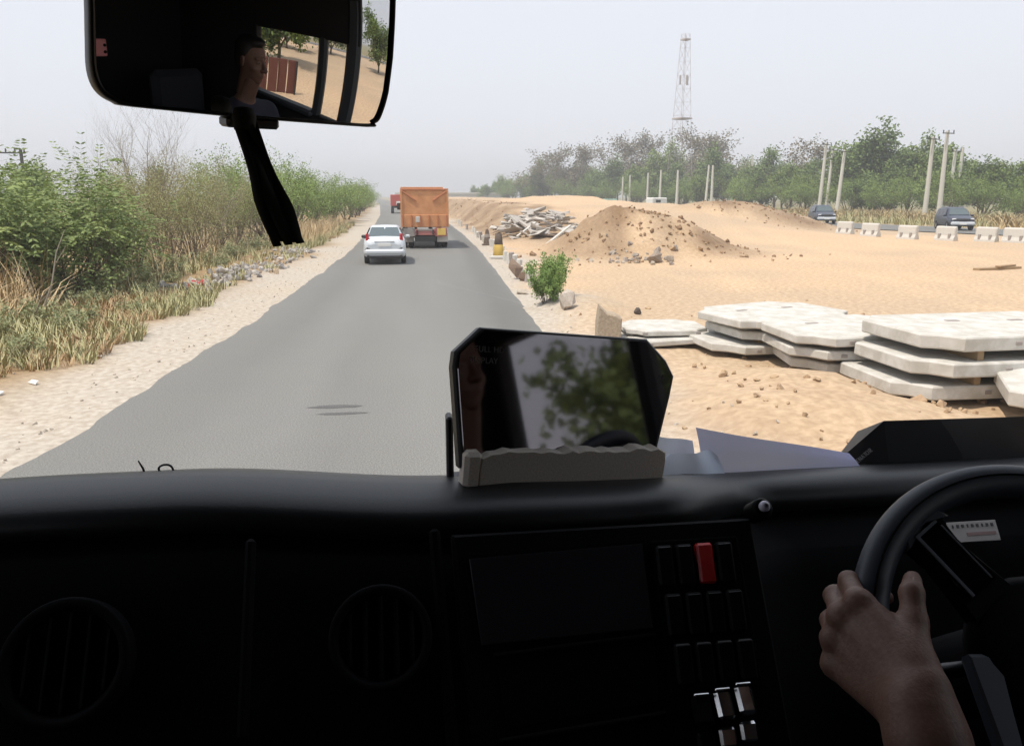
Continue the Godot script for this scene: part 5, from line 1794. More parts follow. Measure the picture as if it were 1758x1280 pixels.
func build_dash_things() -> void:
	# the display, chamfered corners, standing in a foam block
	var d := thing("display_screen", "black eight-sided display reflecting trees and sky, standing on the dashboard", "display", Vector3(0.240, 2.442, -1.115))
	d.rotation = Vector3(-0.22, 0.30, -0.135)
	d.scale = Vector3(1.09, 1.0, 1.0)
	var out := [Vector2(-0.140, 0.108), Vector2(0.118, 0.108), Vector2(0.152, 0.076), Vector2(0.166, 0.052), Vector2(0.160, 0.020), Vector2(0.140, -0.062), Vector2(0.122, -0.098), Vector2(-0.150, -0.098), Vector2(-0.162, -0.088), Vector2(-0.176, 0.050), Vector2(-0.174, 0.072)]
	var mb := MB.new()
	mb.prism(out, 0.020, Vector3.ZERO, Basis.IDENTITY, 0.003)
	part("casing", mb, M.housing, d)
	var inner := []
	for p in out: inner.append(p * 0.965)
	mb = MB.new()
	mb.prism(inner, 0.004, Vector3(0, 0, 0.0095), Basis.IDENTITY, 0.001)
	part("screen_glass", mb, M.display_black, d)
	for w in [["FULL HD", 0.011, -0.148, 0.077], ["DISPLAY", 0.011, -0.156, 0.061], ["AV", 0.008, 0.136, 0.050]]:
		var tm := TextMesh.new()
		tm.text = w[0]
		var sf := SystemFont.new()
		sf.font_names = PackedStringArray(["Droid Sans"])
		tm.font = sf
		tm.font_size = 16
		tm.pixel_size = w[1] / 16.0
		tm.depth = 0.0006
		tm.horizontal_alignment = HORIZONTAL_ALIGNMENT_LEFT
		var o := part_mesh("lettering", tm, M.print_grey, d)
		o.position = Vector3(w[2], w[3], 0.0118)
	var fo := thing("foam_block", "greyish foam block propping up the black display", "foam block", Vector3(0.232, 2.348, -1.078))
	fo.rotation = Vector3(0.0, 0.24, -0.10)
	mb = MB.new()
	rng.seed = 17
	var top := []
	for k in 25:
		top.append(Vector2(-0.145 + 0.3 * k / 24.0, 0.040 + rng.randf_range(-0.0035, 0.003) - (0.006 if k == 0 or k == 24 else 0.0)))
	top.append(Vector2(0.157, 0.020)); top.append(Vector2(0.155, -0.018)); top.append(Vector2(-0.146, -0.018)); top.append(Vector2(-0.148, 0.012))
	mb.prism(top, 0.030, Vector3.ZERO, Basis.IDENTITY, 0.003)
	part("pad", mb, M.foam, fo)
	mb = MB.new()
	mb.box(Vector3(-0.155, 0.014, 0.0), Vector3(0.026, 0.054, 0.030), 0.006)
	part("end_piece", mb, M.foam, fo)
	var br := thing("display_bracket", "thin black bracket standing left of the display", "bracket", Vector3(0.058, 2.345, -1.10))
	mb = MB.new()
	mb.box(Vector3(0, 0.045, 0), Vector3(0.010, 0.10, 0.03), 0.003)
	part("upright", mb, M.housing, br)
	mb = MB.new()
	mb.box(Vector3(0.02, 0.0, 0), Vector3(0.05, 0.006, 0.03), 0.002)
	part("foot", mb, M.housing, br)
	# papers
	var sheets := [["folded_paper", "paper_lilac", [Vector3(0.505, 2.348, -1.284), Vector3(0.805, 2.285, -1.284), Vector3(0.824, 2.250, -1.25), Vector3(0.511, 2.228, -1.235)], "lilac folded paper lying on the dashboard right of the display"], ["blue_paper", "paper_blue", [Vector3(0.428, 2.333, -1.30), Vector3(0.508, 2.317, -1.30), Vector3(0.508, 2.226, -1.273), Vector3(0.423, 2.226, -1.273)], "pale blue paper showing between the display and the lilac paper"]]
	for s in sheets:
		mb = MB.new()
		var q: Array = s[2]
		var rows := []
		for j in 7:
			var row := []
			for i in 9:
				var a: Vector3 = q[0].lerp(q[1], i / 8.0)
				var b: Vector3 = q[3].lerp(q[2], i / 8.0)
				var p := a.lerp(b, j / 6.0)
				p.z += 0.006 * sin(i * 0.7 + j * 0.4) + 0.004 * sin(j * 1.1)
				row.append(p)
			rows.append(row)
		mb.grid(rows, false, false)
		var o := part(s[0], mb, M[s[1]], self)
		tag(o, s[3], "paper", "papers on the dashboard")
	mb = MB.new()
	var rows := []
	for j in 9:
		var row := []
		for i in 11:
			var u := i / 10.0 - 0.5
			var v := j / 8.0
			var w := 0.14 * (1.0 - 0.35 * v * v)
			row.append(Vector3(0.476 + u * w + 0.008 * v, 2.236 + 0.085 * v - 0.012 * pow(absf(u) * 2.0, 4.0) * v, -1.204 - 0.03 * v + 0.012 * sin(u * 7.0 + v * 2.0)))
		rows.append(row)
	mb.grid(rows, false, false)
	tag(part("plastic_sleeve", mb, M.paper_blue, self), "rounded pale blue plastic sleeve in front of the papers", "sleeve")
	# the black carton
	var c := thing("black_carton", "black printed carton lying on the dashboard above the steering wheel", "box", Vector3(1.005, 2.285, -1.30))
	c.position = Vector3(0.876, 2.341, -1.30)
	var A := Vector3.ZERO
	var Bp := Vector3(0.024, -0.141, 0.015)
	var Cp := Vector3(-0.060, -0.1235, -0.078)
	var A2 := Vector3(0.31, -0.003, 0.0)
	var B2 := Vector3(0.31, -0.141, 0.015)
	var D := Vector3(0.02, -0.055, -0.112)
	var D2 := Vector3(0.31, -0.055, -0.112)
	var E := Vector3(0.02, -0.141, -0.112)
	var E2 := Vector3(0.31, -0.141, -0.112)
	mb = MB.new()
	mb.face([A, A2, B2, Bp], Vector3(0, 0, 1))
	mb.face([A, D, D2, A2], Vector3(0, 1, -0.3))
	mb.face([A, Bp, Cp], Vector3(-1, 0.4, 0.3))
	mb.face([A, Cp, D], Vector3(-1, 0.5, -0.5))
	mb.face([D, Cp, E], Vector3(-1, 0, -1))
	mb.face([D, D2, E2, E], Vector3(0, 0, -1))
	mb.face([A2, D2, E2, B2], Vector3(1, 0, 0))
	mb.face([Bp, B2, E2, E, Cp], Vector3(0, -1, 0))
	part("carton", mb, M.carton, c)
	var along_ := (A - Cp).normalized()
	var nn := (Bp - A).cross(Cp - A).normalized()
	if nn.x > 0.0: nn = -nn
	var up := nn.cross(along_).normalized()
	if up.y < 0.0: up = -up
	var tb := Basis(along_, nn.cross(along_), nn)
	add_text(c, "T SENATOR", 0.0105, Transform3D(tb, Cp.lerp(A, 0.30) - tb.y * 0.024 + nn * 0.001), M.print_white)
	add_text(c, "HD", 0.010, Transform3D(tb, Cp.lerp(A, 0.36) - tb.y * 0.040 + nn * 0.001), M.print_white)
	mb = MB.new()
	var q0 := Cp.lerp(A, 0.20) - tb.y * 0.012 + nn * 0.001
	mb.face([q0, q0 + tb.x * 0.012, q0 + tb.x * 0.010 + tb.y * 0.010], nn)
	part("printed_mark", mb, M.print_white, c)

func add_text(parent: Node3D, text: String, h: float, xf: Transform3D, m: Material) -> void:
	var tm := TextMesh.new()
	tm.text = text
	var sf := SystemFont.new()
	sf.font_names = PackedStringArray(["Droid Sans"])
	tm.font = sf
	tm.font_size = 16
	tm.pixel_size = h / 16.0
	tm.depth = 0.0006
	tm.horizontal_alignment = HORIZONTAL_ALIGNMENT_LEFT
	var o := part_mesh("lettering", tm, m, parent)
	o.transform = xf

func build_wire() -> void:
	var mb := MB.new()
	var pts := []
	for k in 22:
		var a := k / 21.0
		pts.append(Vector3(-0.362 + 0.03 * a + 0.004 * sin(a * 9.0), 2.345 + 0.036 * sin(a * 2.6) + 0.004 * cos(a * 7.0), -1.115 + 0.012 * a))
	var rad := []
	for p in pts: rad.append(0.0016)
	mb.tube(pts, rad, 6)
	mb.tube([Vector3(-0.362, 2.345, -1.115), Vector3(-0.372, 2.362, -1.115), Vector3(-0.374, 2.374, -1.114), Vector3(-0.379, 2.386, -1.113)], [0.0016, 0.0016, 0.0016, 0.001], 6)
	tag(part("loose_wire", mb, M.housing, self), "thin curled black wire sticking up at the far edge of the dashboard", "wire")

# ------------------------------------------------------------------ mirror, steering wheel
func build_mirror() -> void:
	var at := Vector3(-0.160, 2.919, -0.940)
	var az := deg_to_rad(150.5)
	var el := deg_to_rad(-7.0)
	var n := Vector3(sin(az) * cos(el), sin(el), -cos(az) * cos(el))
	var u := Vector3.UP.cross(n).normalized()
	var v := n.cross(u)
	var b := Basis(u, v, n)
	var t := thing("rear_view_mirror", "wide convex rear-view mirror hanging at the top of the windscreen", "mirror", at)
	t.basis = b
	var out := [Vector2(-0.151, 0.014), Vector2(-0.153, -0.018), Vector2(-0.154, -0.049), Vector2(-0.148, -0.068), Vector2(-0.134, -0.078), Vector2(-0.115, -0.0815), Vector2(0.0, -0.086), Vector2(0.153, -0.0885), Vector2(0.166, -0.084), Vector2(0.175, -0.076), Vector2(0.185, -0.046), Vector2(0.190, -0.005), Vector2(0.194, 0.061), Vector2(0.192, 0.082), Vector2(0.180, 0.097), Vector2(0.160, 0.103), Vector2(-0.105, 0.098), Vector2(-0.135, 0.090), Vector2(-0.149, 0.068)]
	# finer outline
	var ring := []
	for i in out.size():
		var p0: Vector2 = out[(i + out.size() - 1) % out.size()]
		var p1: Vector2 = out[i]
		var p2: Vector2 = out[(i + 1) % out.size()]
		var p3: Vector2 = out[(i + 2) % out.size()]
		for k in 4:
			ring.append(p1.cubic_interpolate(p2, p1 - (p2 - p1).normalized() * minf((p1 - p0).length(), (p2 - p1).length()) if false else p0, p3, k / 4.0) if (p2 - p1).length() < 0.04 else p1.lerp(p2, k / 4.0))
	var cen := Vector2(0.02, 0.005)
	var R := 0.70
	var mb := MB.new()
	var rows := []
	for j in 9:
		var row := []
		for p in ring:
			var q: Vector2 = cen.lerp(cen + (p - cen) * 0.965, j / 8.0)
			row.append(Vector3(q.x, q.y, -q.length_squared() / (2.0 * R) + 0.001))
		rows.append(row)
	mb.grid(rows, true, true)
	for i in mb.n.size():
		mb.n[i] = Vector3(mb.v[i].x / R, mb.v[i].y / R, 1.0).normalized()
	part("glass", mb, M.mirror_glass, t)
	# rim and back shell
	mb = MB.new()
	rows = []
	for st in [[0.965, -0.002], [0.97, 0.004], [0.99, 0.006], [1.005, 0.002], [1.01, -0.012], [0.99, -0.028], [0.9, -0.040], [0.6, -0.052], [0.0, -0.055]]:
		var row := []
		for p in ring:
			var q: Vector2 = cen + (p - cen) * st[0]
			row.append(Vector3(q.x, q.y, -q.length_squared() / (2.0 * R) * (1.0 if st[0] > 0.9 else 0.6) + st[1]))
		rows.append(row)
	mb.grid(rows, true, false)
	var k := mb.v.size() / 9 * 3 + 2
	if (Vector2(mb.v[k].x, mb.v[k].y) - cen).dot(Vector2(mb.n[k].x, mb.n[k].y)) < 0.0:
		mb.turn()
	part("housing", mb, M.housing, t)
	mb = MB.new()
	mb.box(Vector3(0.005, -0.091, -0.018), Vector3(0.06, 0.012, 0.03), 0.003)
	part("dimming_tab", mb, M.housing, t)
	mb = MB.new()
	mb.tube([Vector3(0.02, 0.03, -0.04), Vector3(0.02, 0.16, -0.07), Vector3(0.02, 0.32, -0.02), Vector3(0.02, 0.44, 0.06)], [0.014, 0.012, 0.012, 0.016], 10)
	part("stem", mb, M.housing, t)
	# the hanging black tassel
	var ts := thing("hanging_tassel", "black cloth tassel hanging below the rear-view mirror", "tassel", Vector3(-0.165, 2.833, -0.905))
	rng.seed = 8
	for s in 7:
		mb = MB.new()
		rows = []
		var o := (s - 3.0) / 3.0
		for j in 15:
			var f := j / 14.0
			var w := lerpf(0.0055, 0.0075, f) * (1.0 - 0.35 * absf(sin(f * 5.0 + s)))
			var open := ss(0.35, 0.75, f) * (1.0 - 0.5 * ss(0.8, 1.0, f))
			var c := Vector3(0.036 * f + 0.004 * f * f + o * (0.007 + 0.004 * f + 0.004 * open), -0.138 * f, 0.006 * sin(f * 4.0 + s * 1.7) + 0.004 * cos(s * 2.3))
			if f > 0.97: c.y += 0.006 * absf(sin(s * 2.2))
			var tw := 0.5 * sin(f * 3.0 + s * 1.3)
			var side := Vector3(cos(tw), 0.1, sin(tw)) * w
			row_pair(rows, c, side)
		mb.grid(rows, false, false)
		part("strand", mb, M.tassel, ts)
	mb = MB.new()
	mb.lathe(Vector3(0.001, -0.003, 0), Basis.IDENTITY, [Vector2(0.0, 0.012), Vector2(0.010, 0.010), Vector2(0.013, 0.0), Vector2(0.011, -0.012), Vector2(0.0, -0.014)], 12)
	part("knot", mb, M.tassel, ts)
	mb = MB.new()
	mb.tube([Vector3(0.012, -0.03, 0), Vector3(0.022, -0.06, 0.003), Vector3(0.031, -0.092, 0.004)], [0.0006, 0.0006, 0.0004], 4)
	part("loose_thread", mb, M.tassel, ts)

func row_pair(rows: Array, c: Vector3, side: Vector3) -> void:
	rows.append([c - side, c - side * 0.4 + Vector3(0, 0, 0.002), c + side * 0.4 + Vector3(0, 0, 0.002), c + side])

const WC := Vector3(0.6638, 2.2847, -0.6581)
const WR := 0.187
var WN := Vector3(-0.1197, 0.6586, 0.7429).normalized()
var WE1 := Vector3(0.9873, 0.0, 0.1591).normalized()
var WE2 := Vector3(0.1048, 0.7525, -0.6502).normalized()

func on_wheel(deg: float, r := WR, lift := 0.0) -> Vector3:
	var a := deg_to_rad(deg)
	return WC + (WE1 * cos(a) + WE2 * sin(a)) * r + WN * lift

func build_wheel() -> void:
	var t := thing("steering_wheel", "black leather steering wheel with glossy spokes", "steering wheel", Vector3.ZERO)
	var mb := MB.new()
	var rows := []
	for i in 97:
		var a := TAU * i / 96.0
		var rad := WE1 * cos(a) + WE2 * sin(a)
		var row := []
		for k in 16:
			var b := TAU * k / 16.0
			row.append(WC + rad * (WR + 0.0195 * cos(b)) + WN * 0.0175 * sin(b))
		rows.append(row)
	mb.grid(rows, true, false)
	var chk := mb.v[0] - (WC + WE1 * WR)
	if chk.dot(mb.n[0]) < 0.0:
		mb.turn()
	part("rim", mb, M.wheel_leather, t)
	# stitched seam along the rim
	mb = MB.new()
	var pts := []
	var rr := []
	for i in 97:
		var p := on_wheel(360.0 * i / 96.0, WR + 0.002, 0.0178)
		pts.append(p)
		rr.append(0.0011)
	mb.tube(pts, rr, 5, false)
	part("rim_seam", mb, M.dash_gap, t)
	# hub
	mb = MB.new()
	var hb := Basis(WE1, WN, WE1.cross(WN))
	mb.lathe(WC - WN * 0.025, hb, [Vector2(0.0, -0.04), Vector2(0.045, -0.04), Vector2(0.075, -0.01), Vector2(0.080, 0.012), Vector2(0.070, 0.024), Vector2(0.04, 0.030), Vector2(0.0, 0.031)], 28)
	part("hub", mb, M.dash_matt, t)
	# spokes: a flat arm from the hub to the rim with a glossy pod on the upper ones
	for s in [[130.0, true, Vector2(-0.045, 0.045)], [50.0, true, Vector2(0.045, 0.045)], [248.0, false, Vector2(-0.072, -0.005)], [292.0, false, Vector2(0.072, -0.005)]]:
		var a: float = s[0]
		var p0: Vector3 = WC + WE1 * s[2].x + WE2 * s[2].y - WN * 0.012
		var p1 := on_wheel(a, WR - 0.008, -0.004)
		var d := (p1 - p0).normalized()
		var side := WN.cross(d).normalized()
		var bb := Basis(d, side, d.cross(side))
		var L := (p1 - p0).length()
		mb = MB.new()
		var wd := 0.032 if s[1] else 0.015
		mb.prism([Vector2(0, -wd), Vector2(L * 0.6, -wd * 0.75), Vector2(L, -wd * 0.95), Vector2(L, wd * 0.95), Vector2(L * 0.6, wd * 0.75), Vector2(0, wd)], 0.022, p0, bb, 0.004)
		part("spoke", mb, M.dash_matt if s[1] else M.wheel_grey, t)
		if s[1]:
			var sg := 1.0 if bb.z.dot(WN) > 0.0 else -1.0
			mb = MB.new()
			mb.prism([Vector2(L * 0.18, -0.022), Vector2(L * 0.86, -0.019), Vector2(L * 0.93, 0.0), Vector2(L * 0.86, 0.019), Vector2(L * 0.18, 0.022)], 0.006, p0 + bb.z * sg * 0.013, bb, 0.002)
			part("button_pod", mb, M.gloss_black, t)
			for q in [[0.55, 0.016, 0.70, 0.004], [0.52, -0.016, 0.62, 0.0016], [0.885, 0.0, 0.03, 0.030]]:
				mb = MB.new()
				mb.box(p0 + d * L * q[0] + side * q[1] + bb.z * sg * 0.0165, Vector3(L * q[2], q[3], 0.002), 0.0005, bb)
				part("trim_line", mb, M.wheel_grey, t)
			mb = MB.new()
			mb.prism([Vector2(L * 0.84, -0.036), Vector2(L * 1.0, -0.030), Vector2(L * 1.0, 0.030), Vector2(L * 0.84, 0.036), Vector2(L * 0.90, 0.0)], 0.026, p0 + bb.z * sg * 0.002, bb, 0.006)
			part("rim_joint", mb, M.wheel_leather, t)
	mb = MB.new()
	mb.tube([WC - WN * 0.04, WC - WN * 0.30], [0.045, 0.055], 16)
	part("column", mb, M.dash_matt, t)
	# stalk and key light behind the wheel
	mb = MB.new()
	mb.tube([WC - WN * 0.10 + Vector3(-0.03, 0, 0), WC - WN * 0.10 + Vector3(-0.12, 0.005, 0.015)], [0.008, 0.011], 10)
	part("stalk", mb, M.dash, t)

# ------------------------------------------------------------------ people
# a hand: x to the thumb side, y to the fingers, z out of the back of the hand. curls: bend at the three joints of each finger
func hand(f: Field, w: Transform3D, curls: Array, thumb: Array, k := 0.007, flip := 1.0, S := 1.0) -> Array:
	var mcp := [Vector3(0.031, 0.094, 0.0), Vector3(0.009, 0.099, 0.003), Vector3(-0.013, 0.094, 0.001), Vector3(-0.033, 0.083, -0.004)]
	var lens := [[0.044, 0.027, 0.021], [0.049, 0.031, 0.022], [0.045, 0.029, 0.022], [0.035, 0.022, 0.019]]
	var rads := [[0.0105, 0.0092, 0.0085, 0.0072], [0.0108, 0.0095, 0.0086, 0.0074], [0.0103, 0.009, 0.0082, 0.007], [0.0092, 0.008, 0.0073, 0.0063]]
	var tips := []
	var P := func(p: Vector3) -> Vector3: return w * (Vector3(p.x * flip, p.y, p.z) * S)
	# palm
	for i in 4:
		f.capsule(P.call(Vector3(mcp[i].x * 0.55, 0.004, -0.002)), P.call(mcp[i] + Vector3(0, -0.004, -0.003)), 0.0165 * S, 0.0125 * S, 0.014)
	f.capsule(P.call(Vector3(0.018, 0.022, -0.012)), P.call(Vector3(0.026, 0.070, -0.010)), 0.016 * S, 0.011 * S, 0.014)
	f.capsule(P.call(Vector3(-0.022, 0.02, -0.010)), P.call(Vector3(-0.028, 0.065, -0.008)), 0.015 * S, 0.011 * S, 0.014)
	for i in 4:
		var a := 0.0
		var p: Vector3 = mcp[i]
		var fan: float = mcp[i].x * 1.6
		for j in 3:
			a += curls[i][j]
			var d := Vector3(sin(fan) * cos(a), cos(a) * cos(fan), -sin(a)).normalized()
			var q: Vector3 = p + d * lens[i][j]
			f.capsule(P.call(p), P.call(q), rads[i][j] * S, rads[i][j + 1] * S, k if j > 0 else 0.010)
			if j == 0:      # knuckle
				f.egg(P.call(p + Vector3(0, 0, 0.003)), Basis.IDENTITY, Vector3.ONE * 0.0112 * S, 0.008)
			if j == 2:
				tips.append([P.call(p.lerp(q, 0.62) + Vector3(0, sin(a), cos(a)).normalized() * rads[i][3] * 0.8), (P.call(q) - P.call(p)).normalized()])
			p = q
	var tp := Vector3(0.022, 0.022, -0.006)
	var tl := [0.042, 0.027, 0.022]
	var tr := [0.0155, 0.0120, 0.0105, 0.0085]
	for j in 3:
		var q: Vector3 = tp + (thumb[j] as Vector3).normalized() * tl[j]
		f.capsule(P.call(tp), P.call(q), tr[j] * S, tr[j + 1] * S, 0.012 if j == 0 else 0.006)
		if j == 2:
			tips.append([P.call(tp.lerp(q, 0.6) + thumb[3] * tr[3]), (P.call(q) - P.call(tp)).normalized()])
		tp = q
	return tips

func build_head(mb: MB, at: Vector3, look: Basis) -> void:      # at: between the ears; look.z points forward out of the face
	var f := Field.new(at - Vector3(0.15, 0.20, 0.15), at + Vector3(0.15, 0.16, 0.15), 0.0055)
	var P := func(x: float, y: float, z: float) -> Vector3: return at + look * Vector3(x, y, z)
	f.egg(P.call(0, 0.035, -0.012), look, Vector3(0.076, 0.092, 0.095), 0.02)
	f.egg(P.call(0, -0.045, 0.028), look, Vector3(0.058, 0.072, 0.062), 0.03)
	f.egg(P.call(0, -0.098, 0.058), look, Vector3(0.024, 0.018, 0.020), 0.02)
	f.capsule(P.call(0, 0.012, 0.086), P.call(0, -0.030, 0.108), 0.008, 0.014, 0.012)
	for s in [-1.0, 1.0]:
		f.egg(P.call(s * 0.013, -0.034, 0.094), look, Vector3(0.010, 0.008, 0.010), 0.008)
		f.capsule(P.call(s * 0.012, 0.027, 0.082), P.call(s * 0.046, 0.026, 0.068), 0.008, 0.006, 0.010)
		f.egg(P.call(s * 0.030, 0.006, 0.070), look, Vector3(0.013, 0.009, 0.011), 0.004)
		f.egg(P.call(s * 0.036, -0.028, 0.058), look, Vector3(0.020, 0.016, 0.018), 0.02)
		f.egg(P.call(s * 0.078, -0.004, -0.008), look * Basis(Vector3.UP, s * 0.3), Vector3(0.008, 0.030, 0.018), 0.008)
	f.capsule(P.call(-0.020, -0.063, 0.080), P.call(0.020, -0.063, 0.080), 0.006, 0.006, 0.006)
	f.capsule(P.call(-0.015, -0.072, 0.078), P.call(0.015, -0.072, 0.078), 0.0065, 0.0065, 0.005)
	f.capsule(P.call(0, -0.06, -0.015), P.call(0, -0.19, -0.03), 0.052, 0.056, 0.03)
	f.to(mb)

# joints: a dictionary of points; builds body, clothes and hair under the node o
func dress(o: Node3D, J: Dictionary, skin: MB) -> void:
	var lo := Vector3(1e9, 1e9, 1e9)
	var hi := -lo
	for k in J:
		lo = lo.min(J[k]); hi = hi.max(J[k])
	lo -= Vector3.ONE * 0.24
	hi += Vector3.ONE * 0.24
	var f := Field.new(lo, hi, 0.018)
	var g := Field.new(lo, hi, 0.018)
	var l := Field.new(lo, hi, 0.018)
	for q in [[f, 0.0], [g, 0.012]]:
		var F: Field = q[0]
		var e: float = q[1]
		F.capsule(J.chest, J.hip, 0.15 + e, 0.14 + e, 0.06)
		F.capsule(J.chest + Vector3(-0.09, 0.02, 0), J.chest + Vector3(0.09, 0.02, 0), 0.13 + e, 0.13 + e, 0.05)
		for s in ["l", "r"]:
			F.capsule(J.chest + Vector3(0, 0.10, 0), J["sh" + s], 0.075 + e, 0.062 + e, 0.05)
			F.capsule(J["sh" + s], J["sh" + s].lerp(J["el" + s], 1.0 if e == 0.0 else 0.72), 0.058 + e * 1.6, 0.045 + e * (1.0 if e == 0.0 else 1.8), 0.03)
			if e == 0.0:
				F.capsule(J["el" + s], J["wr" + s], 0.043, 0.030, 0.02)
	f.capsule(J.chest + Vector3(0, 0.12, 0.01), J.head + Vector3(0, -0.10, -0.01), 0.062, 0.054, 0.04)
	for s in ["l", "r"]:
		l.capsule(J.hip + (J["kn" + s] - J.hip) * 0.1, J["kn" + s], 0.115, 0.075, 0.05)
		l.capsule(J["kn" + s], J["an" + s], 0.072, 0.055, 0.03)
		f.capsule(J["an" + s], J["an" + s] + Vector3(0, -0.06, -0.04), 0.04, 0.04, 0.02)
		f.capsule(J["an" + s] + Vector3(0, -0.07, 0.03), J["an" + s] + Vector3(0, -0.08, -0.15), 0.04, 0.032, 0.03)
	l.capsule(J.hip, J.hip + Vector3(0, 0.06, 0), 0.155, 0.150, 0.05)
	f.to(skin)
	part("body", skin, M.skin, o)
	var c := MB.new()
	g.to(c)
	part("shirt", c, M.shirt, o)
	c = MB.new()
	l.to(c)
	part("trousers", c, M.trousers, o)

func hair(o: Node3D, at: Vector3, look: Basis) -> void:
	var f := Field.new(at - Vector3(0.14, 0.14, 0.14), at + Vector3(0.14, 0.17, 0.14), 0.008)
	f.egg(at + look * Vector3(0, 0.052, -0.028), look, Vector3(0.084, 0.092, 0.092), 0.02)
	f.egg(at + look * Vector3(0, 0.0, -0.062), look, Vector3(0.072, 0.075, 0.050), 0.02)
	f.egg(at + look * Vector3(0, 0.105, 0.03), look, Vector3(0.055, 0.030, 0.050), 0.02)
	var mb := MB.new()
	f.to(mb)
	part("hair", mb, M.hair, o)

func eyes(o: Node3D, at: Vector3, look: Basis) -> void:
	for s in [-1.0, 1.0]:
		var mb := MB.new()
		mb.lathe(at + look * Vector3(s * 0.030, 0.006, 0.0755), look * Basis(Vector3.RIGHT, PI / 2), [Vector2(0.010, -0.002), Vector2(0.008, 0.002), Vector2(0.0, 0.004)], 12)
		part("eye", mb, M.eye_white, o)
		mb = MB.new()
		mb.lathe(at + look * Vector3(s * 0.030, 0.006, 0.0782), look * Basis(Vector3.RIGHT, PI / 2), [Vector2(0.0045, 0.0), Vector2(0.0035, 0.002), Vector2(0.0, 0.0025)], 12)
		part("iris", mb, M.hair, o)

func build_driver() -> void:
	var o := thing("person", "driver in a dark shirt gripping the steering wheel with the left hand", "person", Vector3.ZERO)
	var skin := MB.new()
	# left hand closed on the rim
	var a := deg_to_rad(178.0)
	var y := WE1 * cos(a) + WE2 * sin(a)
	var x := (WE1 * sin(a) - WE2 * cos(a)).normalized()      # along the rim, towards its top
	y = y.rotated(x, deg_to_rad(-58.0))
	var z := x.cross(y)
	x = x.rotated(z, deg_to_rad(-47.0))
	y = y.rotated(z, deg_to_rad(-47.0))
	var B := Basis(x, y, z)
	var S := 1.10
	var wr := on_wheel(178.0) - y * 0.083 * S + z * 0.032 * S
	var J := {"wrl": wr, "ell": Vector3(0.44, 2.10, -0.40), "shl": Vector3(0.545, 2.38, -0.21), "shr": Vector3(0.915, 2.38, -0.21), "elr": Vector3(0.99, 2.16, -0.36), "wrr": Vector3(0.90, 2.30, -0.55), "chest": Vector3(0.73, 2.30, -0.15), "hip": Vector3(0.73, 1.92, 0.06), "head": Vector3(0.73, 2.72, -0.20), "knl": Vector3(0.60, 1.98, -0.40), "knr": Vector3(0.86, 1.98, -0.40), "anl": Vector3(0.60, 1.44, -0.62), "anr": Vector3(0.86, 1.44, -0.66)}
	var f := Field.new(wr.min(J.ell) - Vector3.ONE * 0.16, wr.max(J.ell) + Vector3(0.16, 0.17, 0.06), 0.0042)
	f.capsule(J.ell, J.ell.lerp(wr, 0.35), 0.043, 0.045, 0.02)
	f.capsule(J.ell.lerp(wr, 0.35), wr - (wr - J.ell).normalized() * 0.012, 0.045, 0.032, 0.02)
	f.capsule(wr - (wr - J.ell).normalized() * 0.03, wr, 0.032, 0.027, 0.02)
	var grip := [[0.55, 1.05, 0.75], [0.62, 1.12, 0.80], [0.68, 1.15, 0.80], [0.75, 1.15, 0.80]]
	var tips := hand(f, Transform3D(B, wr), grip, [Vector3(0.55, 0.74, -0.38), Vector3(0.66, 0.72, -0.20), Vector3(0.30, 0.70, -0.62), Vector3(0.5, -0.2, 0.85)], 0.007, 1.0, S)
	f.to(skin)
	# right hand on the other side of the rim, out of the frame
	var f2 := Field.new(J.wrr - Vector3.ONE * 0.16, J.wrr + Vector3.ONE * 0.18, 0.006)
	var yb := Vector3(-0.35, 0.25, -0.9).normalized()
	var xb := Vector3(-1, 0.3, 0.4)
	xb = (xb - yb * xb.dot(yb)).normalized()
	hand(f2, Transform3D(Basis(-xb, yb, (-xb).cross(yb)), J.wrr), grip, [Vector3(0.75, 0.5, -0.42), Vector3(0.7, 0.62, -0.3), Vector3(0.8, 0.5, 0.0), Vector3(0, 0, 1)], 0.007, -1.0)
	f2.to(skin)
	var look := Basis(Vector3.UP, PI) * Basis(Vector3.RIGHT, 0.05)
	build_head(skin, J.head, look)
	dress(o, J, skin)
	hair(o, J.head, look)
	eyes(o, J.head, look)
	for t in [4]:
		var nm := MB.new()
		var d: Vector3 = tips[t][1]
		nm.box(tips[t][0], Vector3(0.008, 0.0014, 0.009), 0.0006, Basis(d.cross(z).normalized(), z, d))
		part("nail", nm, M.nail, o)

